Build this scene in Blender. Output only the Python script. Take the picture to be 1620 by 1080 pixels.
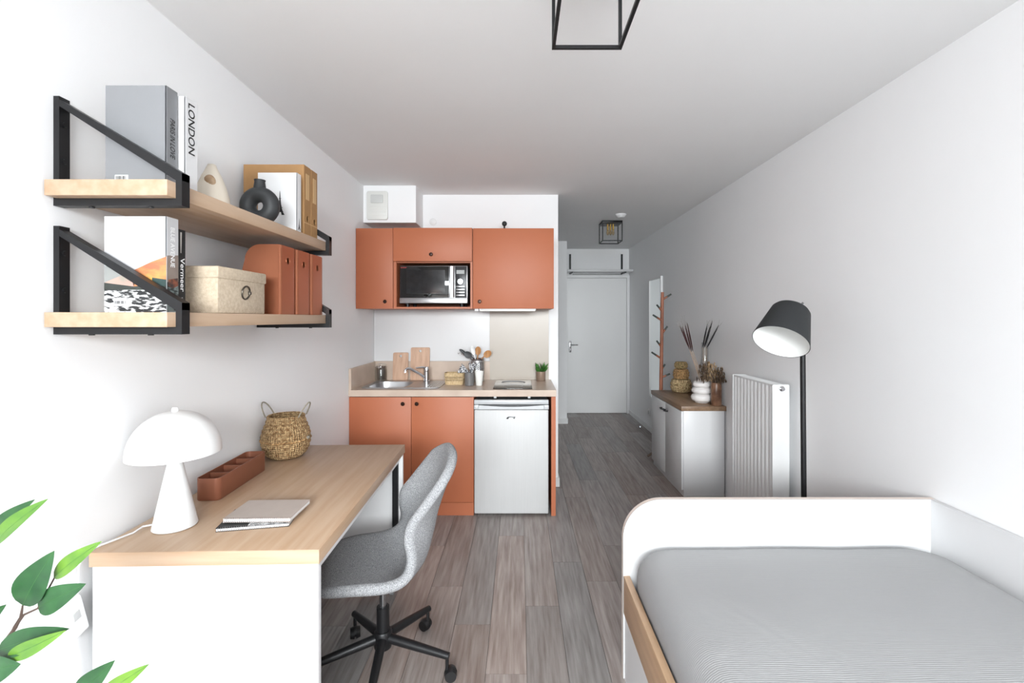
import bpy, bmesh, math, random
from mathutils import Vector, Matrix, noise as mnoise
R = math.radians
random.seed(7)
scene = bpy.context.scene
COL = scene.collection
for o in list(bpy.data.objects):
    bpy.data.objects.remove(o)

# ---------------------------------------------------------------- camera
CAMH, F, PX, PY = 1.44, 735.0, 822.0, 504.0       # eye height, focal length in pixels, principal point of the 1620x1080 photo
cd = bpy.data.cameras.new('camera'); cam = bpy.data.objects.new('camera', cd); COL.objects.link(cam)
cam.location = (0, 0, CAMH); cam.rotation_euler = (R(90), 0, 0)
cd.sensor_width = 36; cd.lens = F / 1620 * 36
cd.shift_x = (810 - PX) / 1620; cd.shift_y = (PY - 540) / 1620
cd.clip_start = 0.02
scene.camera = cam
# ---------------------------------------------------------------- world, light, exposure
w = bpy.data.worlds.new('World'); scene.world = w; w.use_nodes = True
w.node_tree.nodes['Background'].inputs[0].default_value = (0.93, 0.97, 1.0, 1)
w.node_tree.nodes['Background'].inputs[1].default_value = 2.0
ld = bpy.data.lights.new('window_back_offscreen', 'AREA'); ld.shape = 'RECTANGLE'; ld.size = 2.6; ld.size_y = 2.2
ld.energy = 800; ld.color = (0.93, 0.98, 1.0)
lo = bpy.data.objects.new('window_back_offscreen', ld); COL.objects.link(lo)
lo.location = (0.2, -3.55, 2.6); lo.rotation_euler = (R(-57), 0, R(180))
vs = scene.view_settings
vs.view_transform = 'Standard'; vs.look = 'None'; vs.gamma = 1.0; vs.use_curve_mapping = False
vs.exposure = 0.42

# ---------------------------------------------------------------- helpers
def XP(px, y): return (px - PX) / F * y
def ZP(py, y): return CAMH - (py - PY) / F * y
def at(px, py, y): return Vector((XP(px, y), y, ZP(py, y)))
def lin(c):
    c = c / 255.0
    return c / 12.92 if c <= 0.04045 else ((c + 0.055) / 1.055) ** 2.4
def rgb(t): return (lin(t[0]), lin(t[1]), lin(t[2]), 1)

MATS = {}
def mat(name, col, rough=0.5, metal=0.0, var=0.0, vscale=4.0, bump=0.0, bscale=60.0, stretch=(1, 1, 1), col2=None,
        emit=None, estr=0.0, spec=0.5, coat=0.0, rand=0.0, detail=4.0, lo=0.35, hi=0.65):
    """Principled material: colour mixed by stretched noise, fine bump."""
    if name in MATS: return MATS[name]
    m = bpy.data.materials.new(name); m.use_nodes = True; MATS[name] = m
    nt = m.node_tree; N = nt.nodes; L = nt.links; b = N['Principled BSDF']
    b.inputs['Roughness'].default_value = rough; b.inputs['Metallic'].default_value = metal
    b.inputs['Specular IOR Level'].default_value = spec
    if coat: b.inputs['Coat Weight'].default_value = coat
    tc = N.new('ShaderNodeTexCoord'); mp = N.new('ShaderNodeMapping'); mp.inputs['Scale'].default_value = stretch
    src = tc.outputs['Object']
    if rand:
        oi = N.new('ShaderNodeObjectInfo'); mu = N.new('ShaderNodeMath'); mu.operation = 'MULTIPLY'; mu.inputs[1].default_value = 37.0
        L.new(oi.outputs['Random'], mu.inputs[0]); va = N.new('ShaderNodeVectorMath'); va.operation = 'ADD'
        L.new(tc.outputs['Object'], va.inputs[0]); L.new(mu.outputs[0], va.inputs[1]); src = va.outputs[0]
    L.new(src, mp.inputs['Vector'])
    c1 = rgb(col); c2 = rgb(col2) if col2 else tuple(max(0, min(1, v * (1 - var))) for v in c1[:3]) + (1,)
    no = N.new('ShaderNodeTexNoise'); no.inputs['Scale'].default_value = vscale; no.inputs['Detail'].default_value = detail
    L.new(mp.outputs[0], no.inputs['Vector'])
    rp = N.new('ShaderNodeValToRGB'); rp.color_ramp.elements[0].position = lo; rp.color_ramp.elements[1].position = hi
    rp.color_ramp.elements[0].color = c1; rp.color_ramp.elements[1].color = c2
    L.new(no.outputs['Fac'], rp.inputs['Fac'])
    out = rp.outputs['Color']
    if rand:
        hs = N.new('ShaderNodeHueSaturation'); mr = N.new('ShaderNodeMapRange')
        mr.inputs['To Min'].default_value = 1 - rand; mr.inputs['To Max'].default_value = 1 + rand
        L.new(oi.outputs['Random'], mr.inputs['Value']); L.new(mr.outputs[0], hs.inputs['Value'])
        mr2 = N.new('ShaderNodeMath'); mr2.operation = 'FRACT'; m3 = N.new('ShaderNodeMath'); m3.operation = 'MULTIPLY'; m3.inputs[1].default_value = 7.31
        L.new(oi.outputs['Random'], m3.inputs[0]); L.new(m3.outputs[0], mr2.inputs[0])
        mr4 = N.new('ShaderNodeMapRange'); mr4.inputs['To Min'].default_value = 0.5; mr4.inputs['To Max'].default_value = 1.5
        L.new(mr2.outputs[0], mr4.inputs['Value']); L.new(mr4.outputs[0], hs.inputs['Saturation'])
        L.new(out, hs.inputs['Color']); out = hs.outputs['Color']
    L.new(out, b.inputs['Base Color'])
    if bump:
        n2 = N.new('ShaderNodeTexNoise'); n2.inputs['Scale'].default_value = bscale; n2.inputs['Detail'].default_value = 3
        L.new(mp.outputs[0], n2.inputs['Vector'])
        bp = N.new('ShaderNodeBump'); bp.inputs['Strength'].default_value = bump; bp.inputs['Distance'].default_value = 0.004
        L.new(n2.outputs['Fac'], bp.inputs['Height']); L.new(bp.outputs[0], b.inputs['Normal'])
    if emit:
        b.inputs['Emission Color'].default_value = rgb(emit); b.inputs['Emission Strength'].default_value = estr
    return m

def pane_mat(name, tint=(0.97, 0.985, 0.98), gloss=0.08, edge=0.55):
    if name in MATS: return MATS[name]
    m = bpy.data.materials.new(name); m.use_nodes = True; MATS[name] = m
    nt = m.node_tree; N = nt.nodes; L = nt.links
    for n in list(N):
        if n.type != 'OUTPUT_MATERIAL': N.remove(n)
    o = [n for n in N if n.type == 'OUTPUT_MATERIAL'][0]
    t = N.new('ShaderNodeBsdfTransparent'); t.inputs[0].default_value = (*tint, 1)
    g = N.new('ShaderNodeBsdfGlossy'); g.inputs['Roughness'].default_value = 0.03
    lw = N.new('ShaderNodeLayerWeight'); lw.inputs['Blend'].default_value = 0.25
    ma = N.new('ShaderNodeMath'); ma.operation = 'MULTIPLY_ADD'; ma.inputs[1].default_value = edge; ma.inputs[2].default_value = gloss
    L.new(lw.outputs['Facing'], ma.inputs[0])
    mx = N.new('ShaderNodeMixShader'); L.new(ma.outputs[0], mx.inputs[0]); L.new(t.outputs[0], mx.inputs[1]); L.new(g.outputs[0], mx.inputs[2])
    L.new(mx.outputs[0], o.inputs['Surface'])
    return m

def wicker_mat(name, c1, c2, n=18, k=130.0):
    m = bpy.data.materials.new(name); m.use_nodes = True; MATS[name] = m
    N = m.node_tree.nodes; L = m.node_tree.links; b = N['Principled BSDF']; b.inputs['Roughness'].default_value = 0.75
    tc = N.new('ShaderNodeTexCoord'); sx = N.new('ShaderNodeSeparateXYZ'); L.new(tc.outputs['Object'], sx.inputs[0])
    def mth(op, a, c=None):
        q = N.new('ShaderNodeMath'); q.operation = op
        for i, v in enumerate((a, c)):
            if v is None: continue
            if isinstance(v, (int, float)): q.inputs[i].default_value = v
            else: L.new(v, q.inputs[i])
        return q.outputs[0]
    an = mth('MULTIPLY', mth('ARCTAN2', sx.outputs['Y'], sx.outputs['X']), float(n)); zz = mth('MULTIPLY', sx.outputs['Z'], k)
    pr = mth('MULTIPLY', mth('SINE', mth('ADD', an, zz)), mth('SINE', mth('SUBTRACT', an, zz)))
    no = N.new('ShaderNodeTexNoise'); no.inputs['Scale'].default_value = 90; L.new(tc.outputs['Object'], no.inputs['Vector'])
    fc = mth('ADD', mth('MULTIPLY', pr, 0.42), no.outputs['Fac'])
    rp = N.new('ShaderNodeValToRGB'); rp.color_ramp.elements[0].position = 0.3; rp.color_ramp.elements[1].position = 0.62
    rp.color_ramp.elements[0].color = rgb(c2); rp.color_ramp.elements[1].color = rgb(c1); L.new(no.outputs['Fac'], rp.inputs['Fac']); L.new(rp.outputs[0], b.inputs['Base Color'])
    bp = N.new('ShaderNodeBump'); bp.inputs['Strength'].default_value = 1.0; bp.inputs['Distance'].default_value = 0.012; L.new(fc, bp.inputs['Height']); L.new(bp.outputs[0], b.inputs['Normal'])
    return m

RM = {}
def tag(o, label=None, cat=None, group=None, kind=None):
    if label: o['label'] = label
    if cat: o['category'] = cat
    if group: o['group'] = group
    if kind: o['kind'] = kind
    return o
def root(name, loc, label, cat, group=None, rz=0.0):
    o = bpy.data.objects.new(name, None); COL.objects.link(o); o.empty_display_size = 0.05
    o.location = loc; o.rotation_euler = (0, 0, rz)
    RM[o] = Matrix.Translation(Vector(loc)) @ Matrix.Rotation(rz, 4, 'Z')
    return tag(o, label, cat, group)

class MB:
    def __init__(s): s.bm = bmesh.new()
    def _bev(s, verts, bev, seg):
        es = {e for v in verts for e in v.link_edges}
        bmesh.ops.bevel(s.bm, geom=list(es), offset=bev, segments=seg, profile=0.5, affect='EDGES')
    def box(s, x0, x1, y0, y1, z0, z1, bev=0.0, seg=2):
        v = [s.bm.verts.new((x, y, z)) for x in (x0, x1) for y in (y0, y1) for z in (z0, z1)]
        for f in ((0, 1, 3, 2), (4, 6, 7, 5), (0, 4, 5, 1), (2, 3, 7, 6), (0, 2, 6, 4), (1, 5, 7, 3)):
            s.bm.faces.new([v[i] for i in f])
        if bev: s._bev(v, bev, seg)
        return s
    def obox(s, M, hx, hy, hz, bev=0.0):
        v = [s.bm.verts.new(M @ Vector((x, y, z))) for x in (-hx, hx) for y in (-hy, hy) for z in (-hz, hz)]
        for f in ((0, 1, 3, 2), (4, 6, 7, 5), (0, 4, 5, 1), (2, 3, 7, 6), (0, 2, 6, 4), (1, 5, 7, 3)):
            s.bm.faces.new([v[i] for i in f])
        if bev: s._bev(v, bev, 2)
        return s
    def loft(s, loops, close=True, cap0=True, cap1=True):
        rings = [[s.bm.verts.new(p) for p in lp] for lp in loops]
        n = len(rings[0])
        for a, b in zip(rings, rings[1:]):
            for i in range(n if close else n - 1):
                j = (i + 1) % n
                try: s.bm.faces.new((a[i], a[j], b[j], b[i]))
                except ValueError: pass
        if close and cap0: s.bm.faces.new(list(reversed(rings[0])))
        if close and cap1: s.bm.faces.new(rings[-1])
        return s
    def cyl(s, p0, p1, r0, r1=None, seg=16, caps=True):
        p0, p1 = Vector(p0), Vector(p1); r1 = r0 if r1 is None else r1
        q = (p1 - p0).to_track_quat('Z', 'Y').to_matrix()
        def ring(p, r): return [p + q @ Vector((r * math.cos(2 * math.pi * i / seg), r * math.sin(2 * math.pi * i / seg), 0)) for i in range(seg)]
        return s.loft([ring(p0, r0), ring(p1, r1)], True, caps, caps)
    def tube(s, pts, r, seg=8, closed=False):
        pts = [Vector(p) for p in pts]; n = len(pts); rings = []
        up = Vector((0, 0, 1)); prev = None
        for i, p in enumerate(pts):
            a = pts[i - 1] if (i > 0 or closed) else p; b = pts[(i + 1) % n] if (i < n - 1 or closed) else p
            t = (b - a).normalized()
            if prev is None:
                u = t.cross(up)
                if u.length < 1e-3: u = t.cross(Vector((1, 0, 0)))
            else:
                u = prev - t * prev.dot(t)
            u.normalize(); v = t.cross(u); prev = u
            rr = r[i] if isinstance(r, (list, tuple)) else r
            rings.append([p + rr * (u * math.cos(2 * math.pi * k / seg) + v * math.sin(2 * math.pi * k / seg)) for k in range(seg)])
        if closed: rings.append(rings[0]); return s.loft(rings, True, False, False)
        return s.loft(rings)
    def lathe(s, prof, c=(0, 0, 0), seg=40, M=None, fr=None, cap=True):
        c = Vector(c); loops = []
        for k, (r, z) in enumerate(prof):
            lp = []
            for i in range(seg):
                a = 2 * math.pi * i / seg; rr = max(r, 1e-4)
                if fr: rr += fr(k, i)
                p = Vector((rr * math.cos(a), rr * math.sin(a), z))
                lp.append(c + (M @ p if M else p))
            loops.append(lp)
        return s.loft(loops, True, cap, cap)
    def prism(s, poly, fn, a, b, bev=0.0):
        """poly: 2D outline; fn(u, v, w) -> point; extruded from w=a to w=b"""
        A = [s.bm.verts.new(fn(u, v, a)) for u, v in poly]; B = [s.bm.verts.new(fn(u, v, b)) for u, v in poly]
        n = len(poly)
        f1 = s.bm.faces.new(list(reversed(A))); f2 = s.bm.faces.new(B)
        for i in range(n):
            j = (i + 1) % n
            s.bm.faces.new((A[i], A[j], B[j], B[i]))
        if bev:
            bmesh.ops.bevel(s.bm, geom=list(set(f1.edges) | set(f2.edges)), offset=bev, segments=2, profile=0.5, affect='EDGES')
        return s
    def sphere(s, c, r, sc=(1, 1, 1), seg=16, rings=10):
        pr = [(r * math.sin(math.pi * k / rings), -r * math.cos(math.pi * k / rings)) for k in range(rings + 1)]
        M = Matrix.Diagonal(Vector(sc))
        return s.lathe(pr, c, seg, M)
    def poly(s, pts):
        s.bm.faces.new([s.bm.verts.new(p) for p in pts]); return s
    def grid(s, fn, nu, nv):
        g = [[s.bm.verts.new(fn(i / nu, j / nv)) for j in range(nv + 1)] for i in range(nu + 1)]
        for i in range(nu):
            for j in range(nv):
                s.bm.faces.new((g[i][j], g[i + 1][j], g[i + 1][j + 1], g[i][j + 1]))
        return s
    def build(s, name, m, parent=None, smooth=True, ang=40, local=False, normals=True):
        if normals: bmesh.ops.recalc_face_normals(s.bm, faces=s.bm.faces)
        me = bpy.data.meshes.new(name); s.bm.to_mesh(me); s.bm.free()
        o = bpy.data.objects.new(name, me); COL.objects.link(o)
        if parent is not None:
            o.parent = parent; RM[o] = RM[parent]
            if not local: me.transform(RM[parent].inverted())
        else:
            xs = [v.co.x for v in me.vertices]; ys = [v.co.y for v in me.vertices]; zs = [v.co.z for v in me.vertices]
            c = Vector(((min(xs) + max(xs)) / 2, (min(ys) + max(ys)) / 2, min(zs)))
            me.transform(Matrix.Translation(-c)); o.location = c; RM[o] = Matrix.Translation(c)
        if m: me.materials.append(m)
        if smooth:
            me.polygons.foreach_set('use_smooth', [True] * len(me.polygons))
            me.set_sharp_from_angle(angle=R(ang))
        return o
def struct(mb, name, m, **k):
    return tag(mb.build(name, m, smooth=False, **k), kind='structure')

def text(body, org, ax, ay, width, height, m, parent, shear=0.0, name='lettering', lift=0.0006, bold=0.0):
    """flat lettering: org = lower-left corner, ax = reading direction, ay = up direction"""
    cu = bpy.data.curves.new(name, 'FONT'); cu.body = body; cu.shear = shear; cu.offset = bold; cu.resolution_u = 3
    t = bpy.data.objects.new(name, cu); COL.objects.link(t)
    dg = bpy.context.evaluated_depsgraph_get(); dg.update()
    me = bpy.data.meshes.new_from_object(t.evaluated_get(dg)); bpy.data.objects.remove(t)
    xs = [v.co.x for v in me.vertices]; ys = [v.co.y for v in me.vertices]
    sx = width / (max(xs) - min(xs)); sy = height / (max(ys) - min(ys))
    ax = Vector(ax).normalized(); ay = Vector(ay).normalized(); n = ax.cross(ay)
    for v in me.vertices:
        u = (v.co.x - min(xs)) * sx; q = (v.co.y - min(ys)) * sy
        v.co = Vector(org) + ax * u + ay * q + n * lift
    me.transform(RM[parent].inverted()); me.materials.clear(); me.materials.append(m)
    o = bpy.data.objects.new(name, me); COL.objects.link(o); o.parent = parent; RM[o] = RM[parent]
    return o

def rrect(x0, x1, y0, y1, r, n=6):
    pts = []
    for cx, cy, a0 in ((x1 - r, y1 - r, 0), (x0 + r, y1 - r, 90), (x0 + r, y0 + r, 180), (x1 - r, y0 + r, 270)):
        for k in range(n + 1):
            a = R(a0 + 90 * k / n); pts.append((cx + r * math.cos(a), cy + r * math.sin(a)))
    return pts
XY = lambda u, v, w: Vector((u, v, w))
XZ = lambda u, v, w: Vector((u, w, v))     # u -> x, v -> z, extruded along y
YZ = lambda u, v, w: Vector((w, u, v))     # u -> y, v -> z, extruded along x

# ---------------------------------------------------------------- materials
WALL = mat('wall_paint', (246, 246, 247), 0.8, var=0.012, vscale=2, bump=0.04, bscale=180)
CEIL = mat('ceiling_paint', (247, 247, 247), 0.85, var=0.012, vscale=2)
TRIM = mat('white_trim', (238, 238, 238), 0.4, var=0.01)
DOORW = mat('door_white', (240, 240, 240), 0.35, var=0.01)
PLANK = mat('grey_oak_plank', (168, 160, 156), 0.4, vscale=3.0, stretch=(20, 1.3, 20), col2=(128, 117, 112), bump=0.12, bscale=22, rand=0.2, detail=8, lo=0.3, hi=0.72)
JOINT = mat('floor_base', (128, 117, 112), 0.7, var=0.05)
ORANGE = mat('terracotta_laminate', (180, 104, 70), 0.5, var=0.02, vscale=3, bump=0.02, bscale=200)
CARC = mat('terracotta_carcass', (180, 104, 70), 0.45, var=0.02)
WTOP = mat('beige_worktop', (205, 186, 170), 0.32, vscale=6, stretch=(1, 1, 1), col2=(192, 172, 156), bump=0.02)
SPLW = mat('white_splash', (222, 222, 223), 0.2, var=0.01)
SPLB = mat('beige_splash', (184, 174, 162), 0.28, var=0.04, vscale=3)
OAK = mat('light_oak', (190, 164, 140), 0.42, vscale=2.2, stretch=(14, 1, 14), col2=(178, 148, 120), bump=0.05, bscale=20, detail=6)
OAKX = mat('light_oak_x', (190, 164, 140), 0.42, vscale=2.2, stretch=(1, 14, 14), col2=(178, 148, 120), bump=0.05, bscale=20, detail=6)
SIDETOP = mat('oak_sideboard_top', (150, 122, 96), 0.4, vscale=2.5, stretch=(12, 1, 12), col2=(130, 103, 80), detail=6)
WHITE = mat('white_lacquer', (226, 226, 227), 0.35, var=0.01)
WHITEM = mat('white_enamel', (228, 228, 228), 0.3, var=0.01)
BLACKM = mat('black_metal', (30, 30, 32), 0.42, metal=0.3, var=0.1)
BLACKP = mat('black_plastic', (22, 22, 24), 0.45, var=0.1)
CHROME = mat('chrome', (215, 215, 218), 0.12, metal=1.0, var=0.02)
STEEL = mat('brushed_steel', (190, 190, 192), 0.3, metal=1.0, var=0.06, vscale=5, stretch=(1, 30, 1))
FRIDGE = mat('silver_fridge_door', (200, 200, 200), 0.5, metal=0.1, var=0.03, vscale=3, stretch=(30, 1, 1))
FRIDGEP = mat('silver_plastic', (196, 198, 200), 0.4, metal=0.1, var=0.02)
DGREY = mat('dark_grey_plastic', (60, 62, 64), 0.5, var=0.05)
BGLASS = mat('black_glass', (10, 10, 11), 0.05, var=0.1, coat=0.5)
SHEET = None
FABRIC = mat('grey_tweed', (172, 173, 175), 0.95, vscale=330, col2=(124, 125, 128), bump=0.5, bscale=380, detail=2, lo=0.4, hi=0.6)
WICKER = wicker_mat('seagrass', (206, 172, 126), (138, 100, 60), 30, 330.0)
WICKERD = wicker_mat('brown_wicker', (206, 164, 112), (104, 70, 38), 14, 60.0)
COPPER = mat('copper_card', (184, 116, 86), 0.34, metal=0.7, var=0.05, vscale=5)
COPPERD = mat('brown_copper', (150, 96, 74), 0.38, metal=0.35, var=0.06, vscale=5)
KRAFT = mat('kraft_card', (164, 124, 80), 0.7, var=0.08, vscale=20)
KRAFTL = mat('kraft_label', (204, 168, 122), 0.6, var=0.05)
CREAMC = mat('cream_canvas', (204, 188, 166), 0.85, vscale=90, col2=(188, 170, 148), bump=0.4, bscale=300)
PAPER = mat('paper_white', (224, 224, 225), 0.6, var=0.02)
GREYB = mat('grey_cover', (132, 133, 136), 0.5, var=0.03)
GREYS = mat('grey_spine', (132, 133, 136), 0.5, var=0.03)
INK = mat('black_ink', (28, 28, 30), 0.6, var=0.05)
INKW = mat('white_ink', (240, 240, 240), 0.6, var=0.02)
SHADEW = mat('white_lamp_paint', (230, 230, 230), 0.32, var=0.01)
MIRROR = mat('mirror_silver', (228, 232, 232), 0.02, metal=1.0)
GLASS = pane_mat('clear_glass')
PANE = pane_mat('window_glass', (1, 1, 1), 0.03)
WOODR = mat('red_brown_wood', (176, 112, 84), 0.45, vscale=4, stretch=(8, 8, 1), col2=(140, 84, 60))
BEECH = mat('beech_board', (208, 172, 146), 0.5, vscale=4, stretch=(10, 10, 1), col2=(190, 152, 126))
SPOON = mat('spoon_wood', (188, 134, 78), 0.55, vscale=6, stretch=(8, 8, 1), col2=(150, 98, 50))
LEAFD = mat('leaf_dark', (44, 92, 48), 0.45, vscale=18, col2=(28, 70, 38), spec=0.5)
LEAFL = mat('leaf_light', (104, 144, 46), 0.45, vscale=18, col2=(76, 122, 40))
STEMM = mat('stem_brown', (92, 74, 66), 0.7, var=0.2)
TAUPE = mat('taupe_pot', (150, 128, 112), 0.4, metal=0.3, var=0.05)

# ================================================================ STRUCTURE
XL, XR, YW, YK, YE, H = -1.25, 1.67, -2.6, 3.994, 7.10, 2.505
T = 0.12
floor = struct(MB().box(XL - T, XR + T, YW - T, YE + T, -0.12, -0.009), 'floor', JOINT)
tag(floor)
# planks: rows run along the room's length; joints read from the photo where they show
PW, PLEN = 0.168, 1.2
x_seam = 0.030
row_off = {0: 2.33, -1: 1.884, -2: 2.19, 2: 2.55, 1: 1.55, 3: 2.95, 4: 2.0, 5: 1.4, -3: 1.3, -4: 1.75, -5: 2.5}
shared = {}
r0 = math.floor((XL - x_seam) / PW); r1 = math.ceil((XR - x_seam) / PW)
for r in range(r0, r1):
    xa, xb = max(XL, x_seam + r * PW), min(XR, x_seam + (r + 1) * PW)
    if xb - xa < 0.02: continue
    j = row_off.get(r, (r * 0.437) % PLEN)
    y = j - PLEN * math.ceil((j - YW) / PLEN)
    while y < YE:
        ya, yb = max(y, YW), min(y + PLEN, YE)
        y += PLEN
        if yb - ya < 0.02: continue
        key = (round(xb - xa, 3), round(yb - ya, 3))
        if key not in shared:
            hx, hy = key[0] / 2 - 0.0009, key[1] / 2 - 0.0009
            b = MB(); b.box(-hx, hx, -hy, hy, -0.009, -0.0002)
            me = bpy.data.meshes.new('plank'); bmesh.ops.recalc_face_normals(b.bm, faces=b.bm.faces); b.bm.to_mesh(me); b.bm.free(); me.materials.append(PLANK); shared[key] = me
        p = bpy.data.objects.new('plank', shared[key]); COL.objects.link(p); p.parent = floor
        p.location = RM[floor].inverted() @ Vector(((xa + xb) / 2, (ya + yb) / 2, 0))
struct(MB().box(XL - T, XR + T, YW - T, YE + T, H, H + 0.12), 'ceiling', CEIL)
struct(MB().box(XL - T, XL, YW - T, YK + T, 0, H), 'wall_left', WALL)
struct(MB().box(XR, XR + T, YW - T, YE + T, 0, H), 'wall_right', WALL)
KX1 = 0.331
struct(MB().box(XL, KX1, YK, YK + T, 0, H), 'wall_kitchen', WALL)
struct(MB().box(-0.45, -0.35, YK + T, 6.38, 0, H), 'wall_recess', WALL)
struct(MB().box(-0.45, 0.651, 6.38, 6.48, 0, H), 'wall_hall', WALL)
struct(MB().box(0.551, 0.651, 6.48, YE, 0, H), 'wall_hall_side', WALL)
struct(MB().box(-0.45, XR, YE, YE + T, 0, H), 'wall_entrance', WALL)
# window wall behind the camera
WX0, WX1, WZ0, WZ1 = -1.05, 1.47, 0.2, 2.4
struct(MB().box(XL, WX0, YW - T, YW, 0, H).box(WX1, XR, YW - T, YW, 0, H).box(WX0, WX1, YW - T, YW, 0, WZ0).box(WX0, WX1, YW - T, YW, WZ1, H), 'wall_window', WALL)
wf = MB()
for a, b in ((WX0, WX0 + 0.05), (WX1 - 0.05, WX1), (0.17, 0.23)): wf.box(a, b, YW - 0.08, YW - 0.02, WZ0, WZ1)
wf.box(WX0, WX1, YW - 0.08, YW - 0.02, WZ0, WZ0 + 0.06).box(WX0, WX1, YW - 0.08, YW - 0.02, WZ1 - 0.06, WZ1)
win = struct(wf, 'window_1', TRIM)
for a, b in ((WX0 + 0.05, 0.17), (0.23, WX1 - 0.05)):
    MB().box(a, b, YW - 0.055, YW - 0.049, WZ0 + 0.06, WZ1 - 0.06).build('pane', PANE, win, smooth=False)
# duct boxing above the cabinets
struct(MB().box(XL, -0.83, 3.72, YK, 2.209, H), 'wall_duct', WALL)
# entrance door with casing
dr = struct(MB().box(0.70, 1.628, YE - 0.03, YE - 0.001, 0.012, 2.055, 0.003), 'door_1', DOORW)
hb = MB().box(0.752, 0.785, YE - 0.036, YE - 0.03, 0.93, 1.10, 0.004)
hp = hb.build('handle_plate', CHROME, dr)
MB().tube([(0.768, YE - 0.034, 1.045), (0.768, YE - 0.08, 1.045), (0.79, YE - 0.09, 1.045), (0.88, YE - 0.09, 1.045)], 0.010).build('lever', CHROME, hp)
MB().cyl((0.768, YE - 0.037, 0.975), (0.768, YE - 0.05, 0.975), 0.012).build('lock_cylinder', CHROME, hp)
struct(MB().box(1.63, XR, YE - 0.045, YE, 0, 2.06).box(0.66, XR, YE - 0.045, YE, 2.06, 2.10), 'trim_1', TRIM)
# baseboards
struct(MB().box(XR - 0.012, XR, 4.7, YE - 0.05, 0, 0.06), 'baseboard_right', TRIM)
struct(MB().box(0.25, KX1 + 0.012, YK - 0.012, YK, 0, 0.075).box(KX1, KX1 + 0.012, YK, YK + T, 0, 0.075), 'baseboard_kitchen', TRIM)
struct(MB().box(-0.35, 0.663, 6.368, 6.38, 0, 0.075).box(0.651, 0.663, 6.38, YE - 0.05, 0, 0.075), 'baseboard_hall', TRIM)
struct(MB().box(XL, XL + 0.012, YW, 3.38, 0, 0.06), 'baseboard_left', TRIM)

# ================================================================ KITCHEN
YF = 3.40
# base unit
bu = root('base_cabinet', (-0.79, 3.69, 0), 'terracotta base cabinet with two doors under the sink', 'cabinet')
MB().box(-1.248, -1.23, 3.42, 3.99, 0, 0.868).box(-0.352, -0.336, 3.42, 3.99, 0, 0.868).box(-1.23, -0.352, 3.42, 3.99, 0.10, 0.118).box(-1.23, -0.352, 3.975, 3.99, 0.118, 0.868).build('body', CARC, bu, smooth=False)
MB().box(-1.248, -0.336, 3.404, 3.419, 0.0, 0.094).build('plinth', ORANGE, bu, smooth=False)
for xa, xb, kx in ((-1.248, -0.7945, 638), (-0.7915, -0.336, 660)):
    d = MB().box(xa, xb, YF, 3.419, 0.097, 0.866, 0.0012).build('door', ORANGE, bu)
    kx = XP(kx, YF); kz = ZP(638, YF)
    MB().lathe([(0.005, 0), (0.005, 0.012), (0.013, 0.016), (0.0145, 0.022), (0.011, 0.027), (0, 0.028)], (kx, YF, kz), 20, Matrix.Rotation(R(90), 3, 'X')).build('knob', mat('bronze_knob', (52, 34, 28), 0.3, metal=0.7), d)
# end panel right of the fridge
tag(MB().box(0.232, 0.264, 3.395, 3.99, 0, 0.869).build('end_panel', ORANGE, smooth=False), 'narrow terracotta end panel standing beside the fridge', 'panel')
# worktop with upstands
wt = root('worktop', (-0.5, 3.7, 0.872), 'beige kitchen worktop with low upstands round the sink corner', 'worktop')
WZ = 0.919
cx0, cx1, cy0, cy1 = -1.168, -0.852, 3.488, 3.852
b = MB(); b.box(-1.249, cx0, 3.39, 3.985, 0.872, WZ).box(cx1, 0.268, 3.39, 3.985, 0.872, WZ).box(cx0, cx1, 3.39, cy0, 0.872, WZ).box(cx0, cx1, cy1, 3.985, 0.872, WZ)
b.build('slab', WTOP, wt, smooth=False)
MB().box(-1.249, 0.25, 3.972, 3.992, WZ, 1.077).build('upstand', WTOP, wt, smooth=False)
MB().box(-1.249, -1.231, 3.395, 3.972, WZ, 1.074).build('upstand', WTOP, wt, smooth=False)
# splashbacks
tag(MB().box(-1.248, -0.256, 3.982, 3.993, 1.078, 1.516).build('splashback', SPLW, smooth=False), 'glossy white splashback panel above the sink', 'panel')
tag(MB().box(-0.2545, 0.249, 3.966, 3.971, 0.92, 1.516).build('splashback', SPLB, smooth=False), 'beige splashback panel behind the hob', 'panel')
# sink
sk = root('sink', (-0.9, 3.67, WZ), 'stainless steel inset sink with ribbed drainer', 'sink')
N = 64
def sup(a, x0, x1, y0, y1, e=4.0):
    c, s = math.cos(a), math.sin(a)
    return ((x0 + x1) / 2 + (x1 - x0) / 2 * math.copysign(abs(c) ** (2 / e), c), (y0 + y1) / 2 + (y1 - y0) / 2 * math.copysign(abs(s) ** (2 / e), s))
def sloop(x0, x1, y0, y1, z, e=4.0): return [Vector((*sup(2 * math.pi * k / N, x0, x1, y0, y1, e), z)) for k in range(N)]
bs = (-1.155, -0.865, 3.50, 3.84)
b = MB(); b.loft([sloop(-1.19, -0.60, 3.465, 3.875, WZ + 0.0005, 14), sloop(-1.188, -0.602, 3.467, 3.873, WZ + 0.006, 14), sloop(-1.16, -0.86, 3.495, 3.845, WZ + 0.004, 5), sloop(*bs, WZ + 0.001, 5)], True, False, False)
b.build('rim', STEEL, sk, ang=30)
b = MB(); b.loft([sloop(*bs, WZ + 0.001, 5), sloop(bs[0] + 0.008, bs[1] - 0.008, bs[2] + 0.008, bs[3] - 0.008, WZ - 0.06, 5), sloop(bs[0] + 0.015, bs[1] - 0.015, bs[2] + 0.015, bs[3] - 0.015, WZ - 0.13, 4.5), sloop(bs[0] + 0.045, bs[1] - 0.045, bs[2] + 0.045, bs[3] - 0.045, WZ - 0.155, 3.5), sloop(-1.03, -0.99, 3.65, 3.69, WZ - 0.158, 2)], True, False, True)
b.build('basin', STEEL, sk, ang=60)
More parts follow.
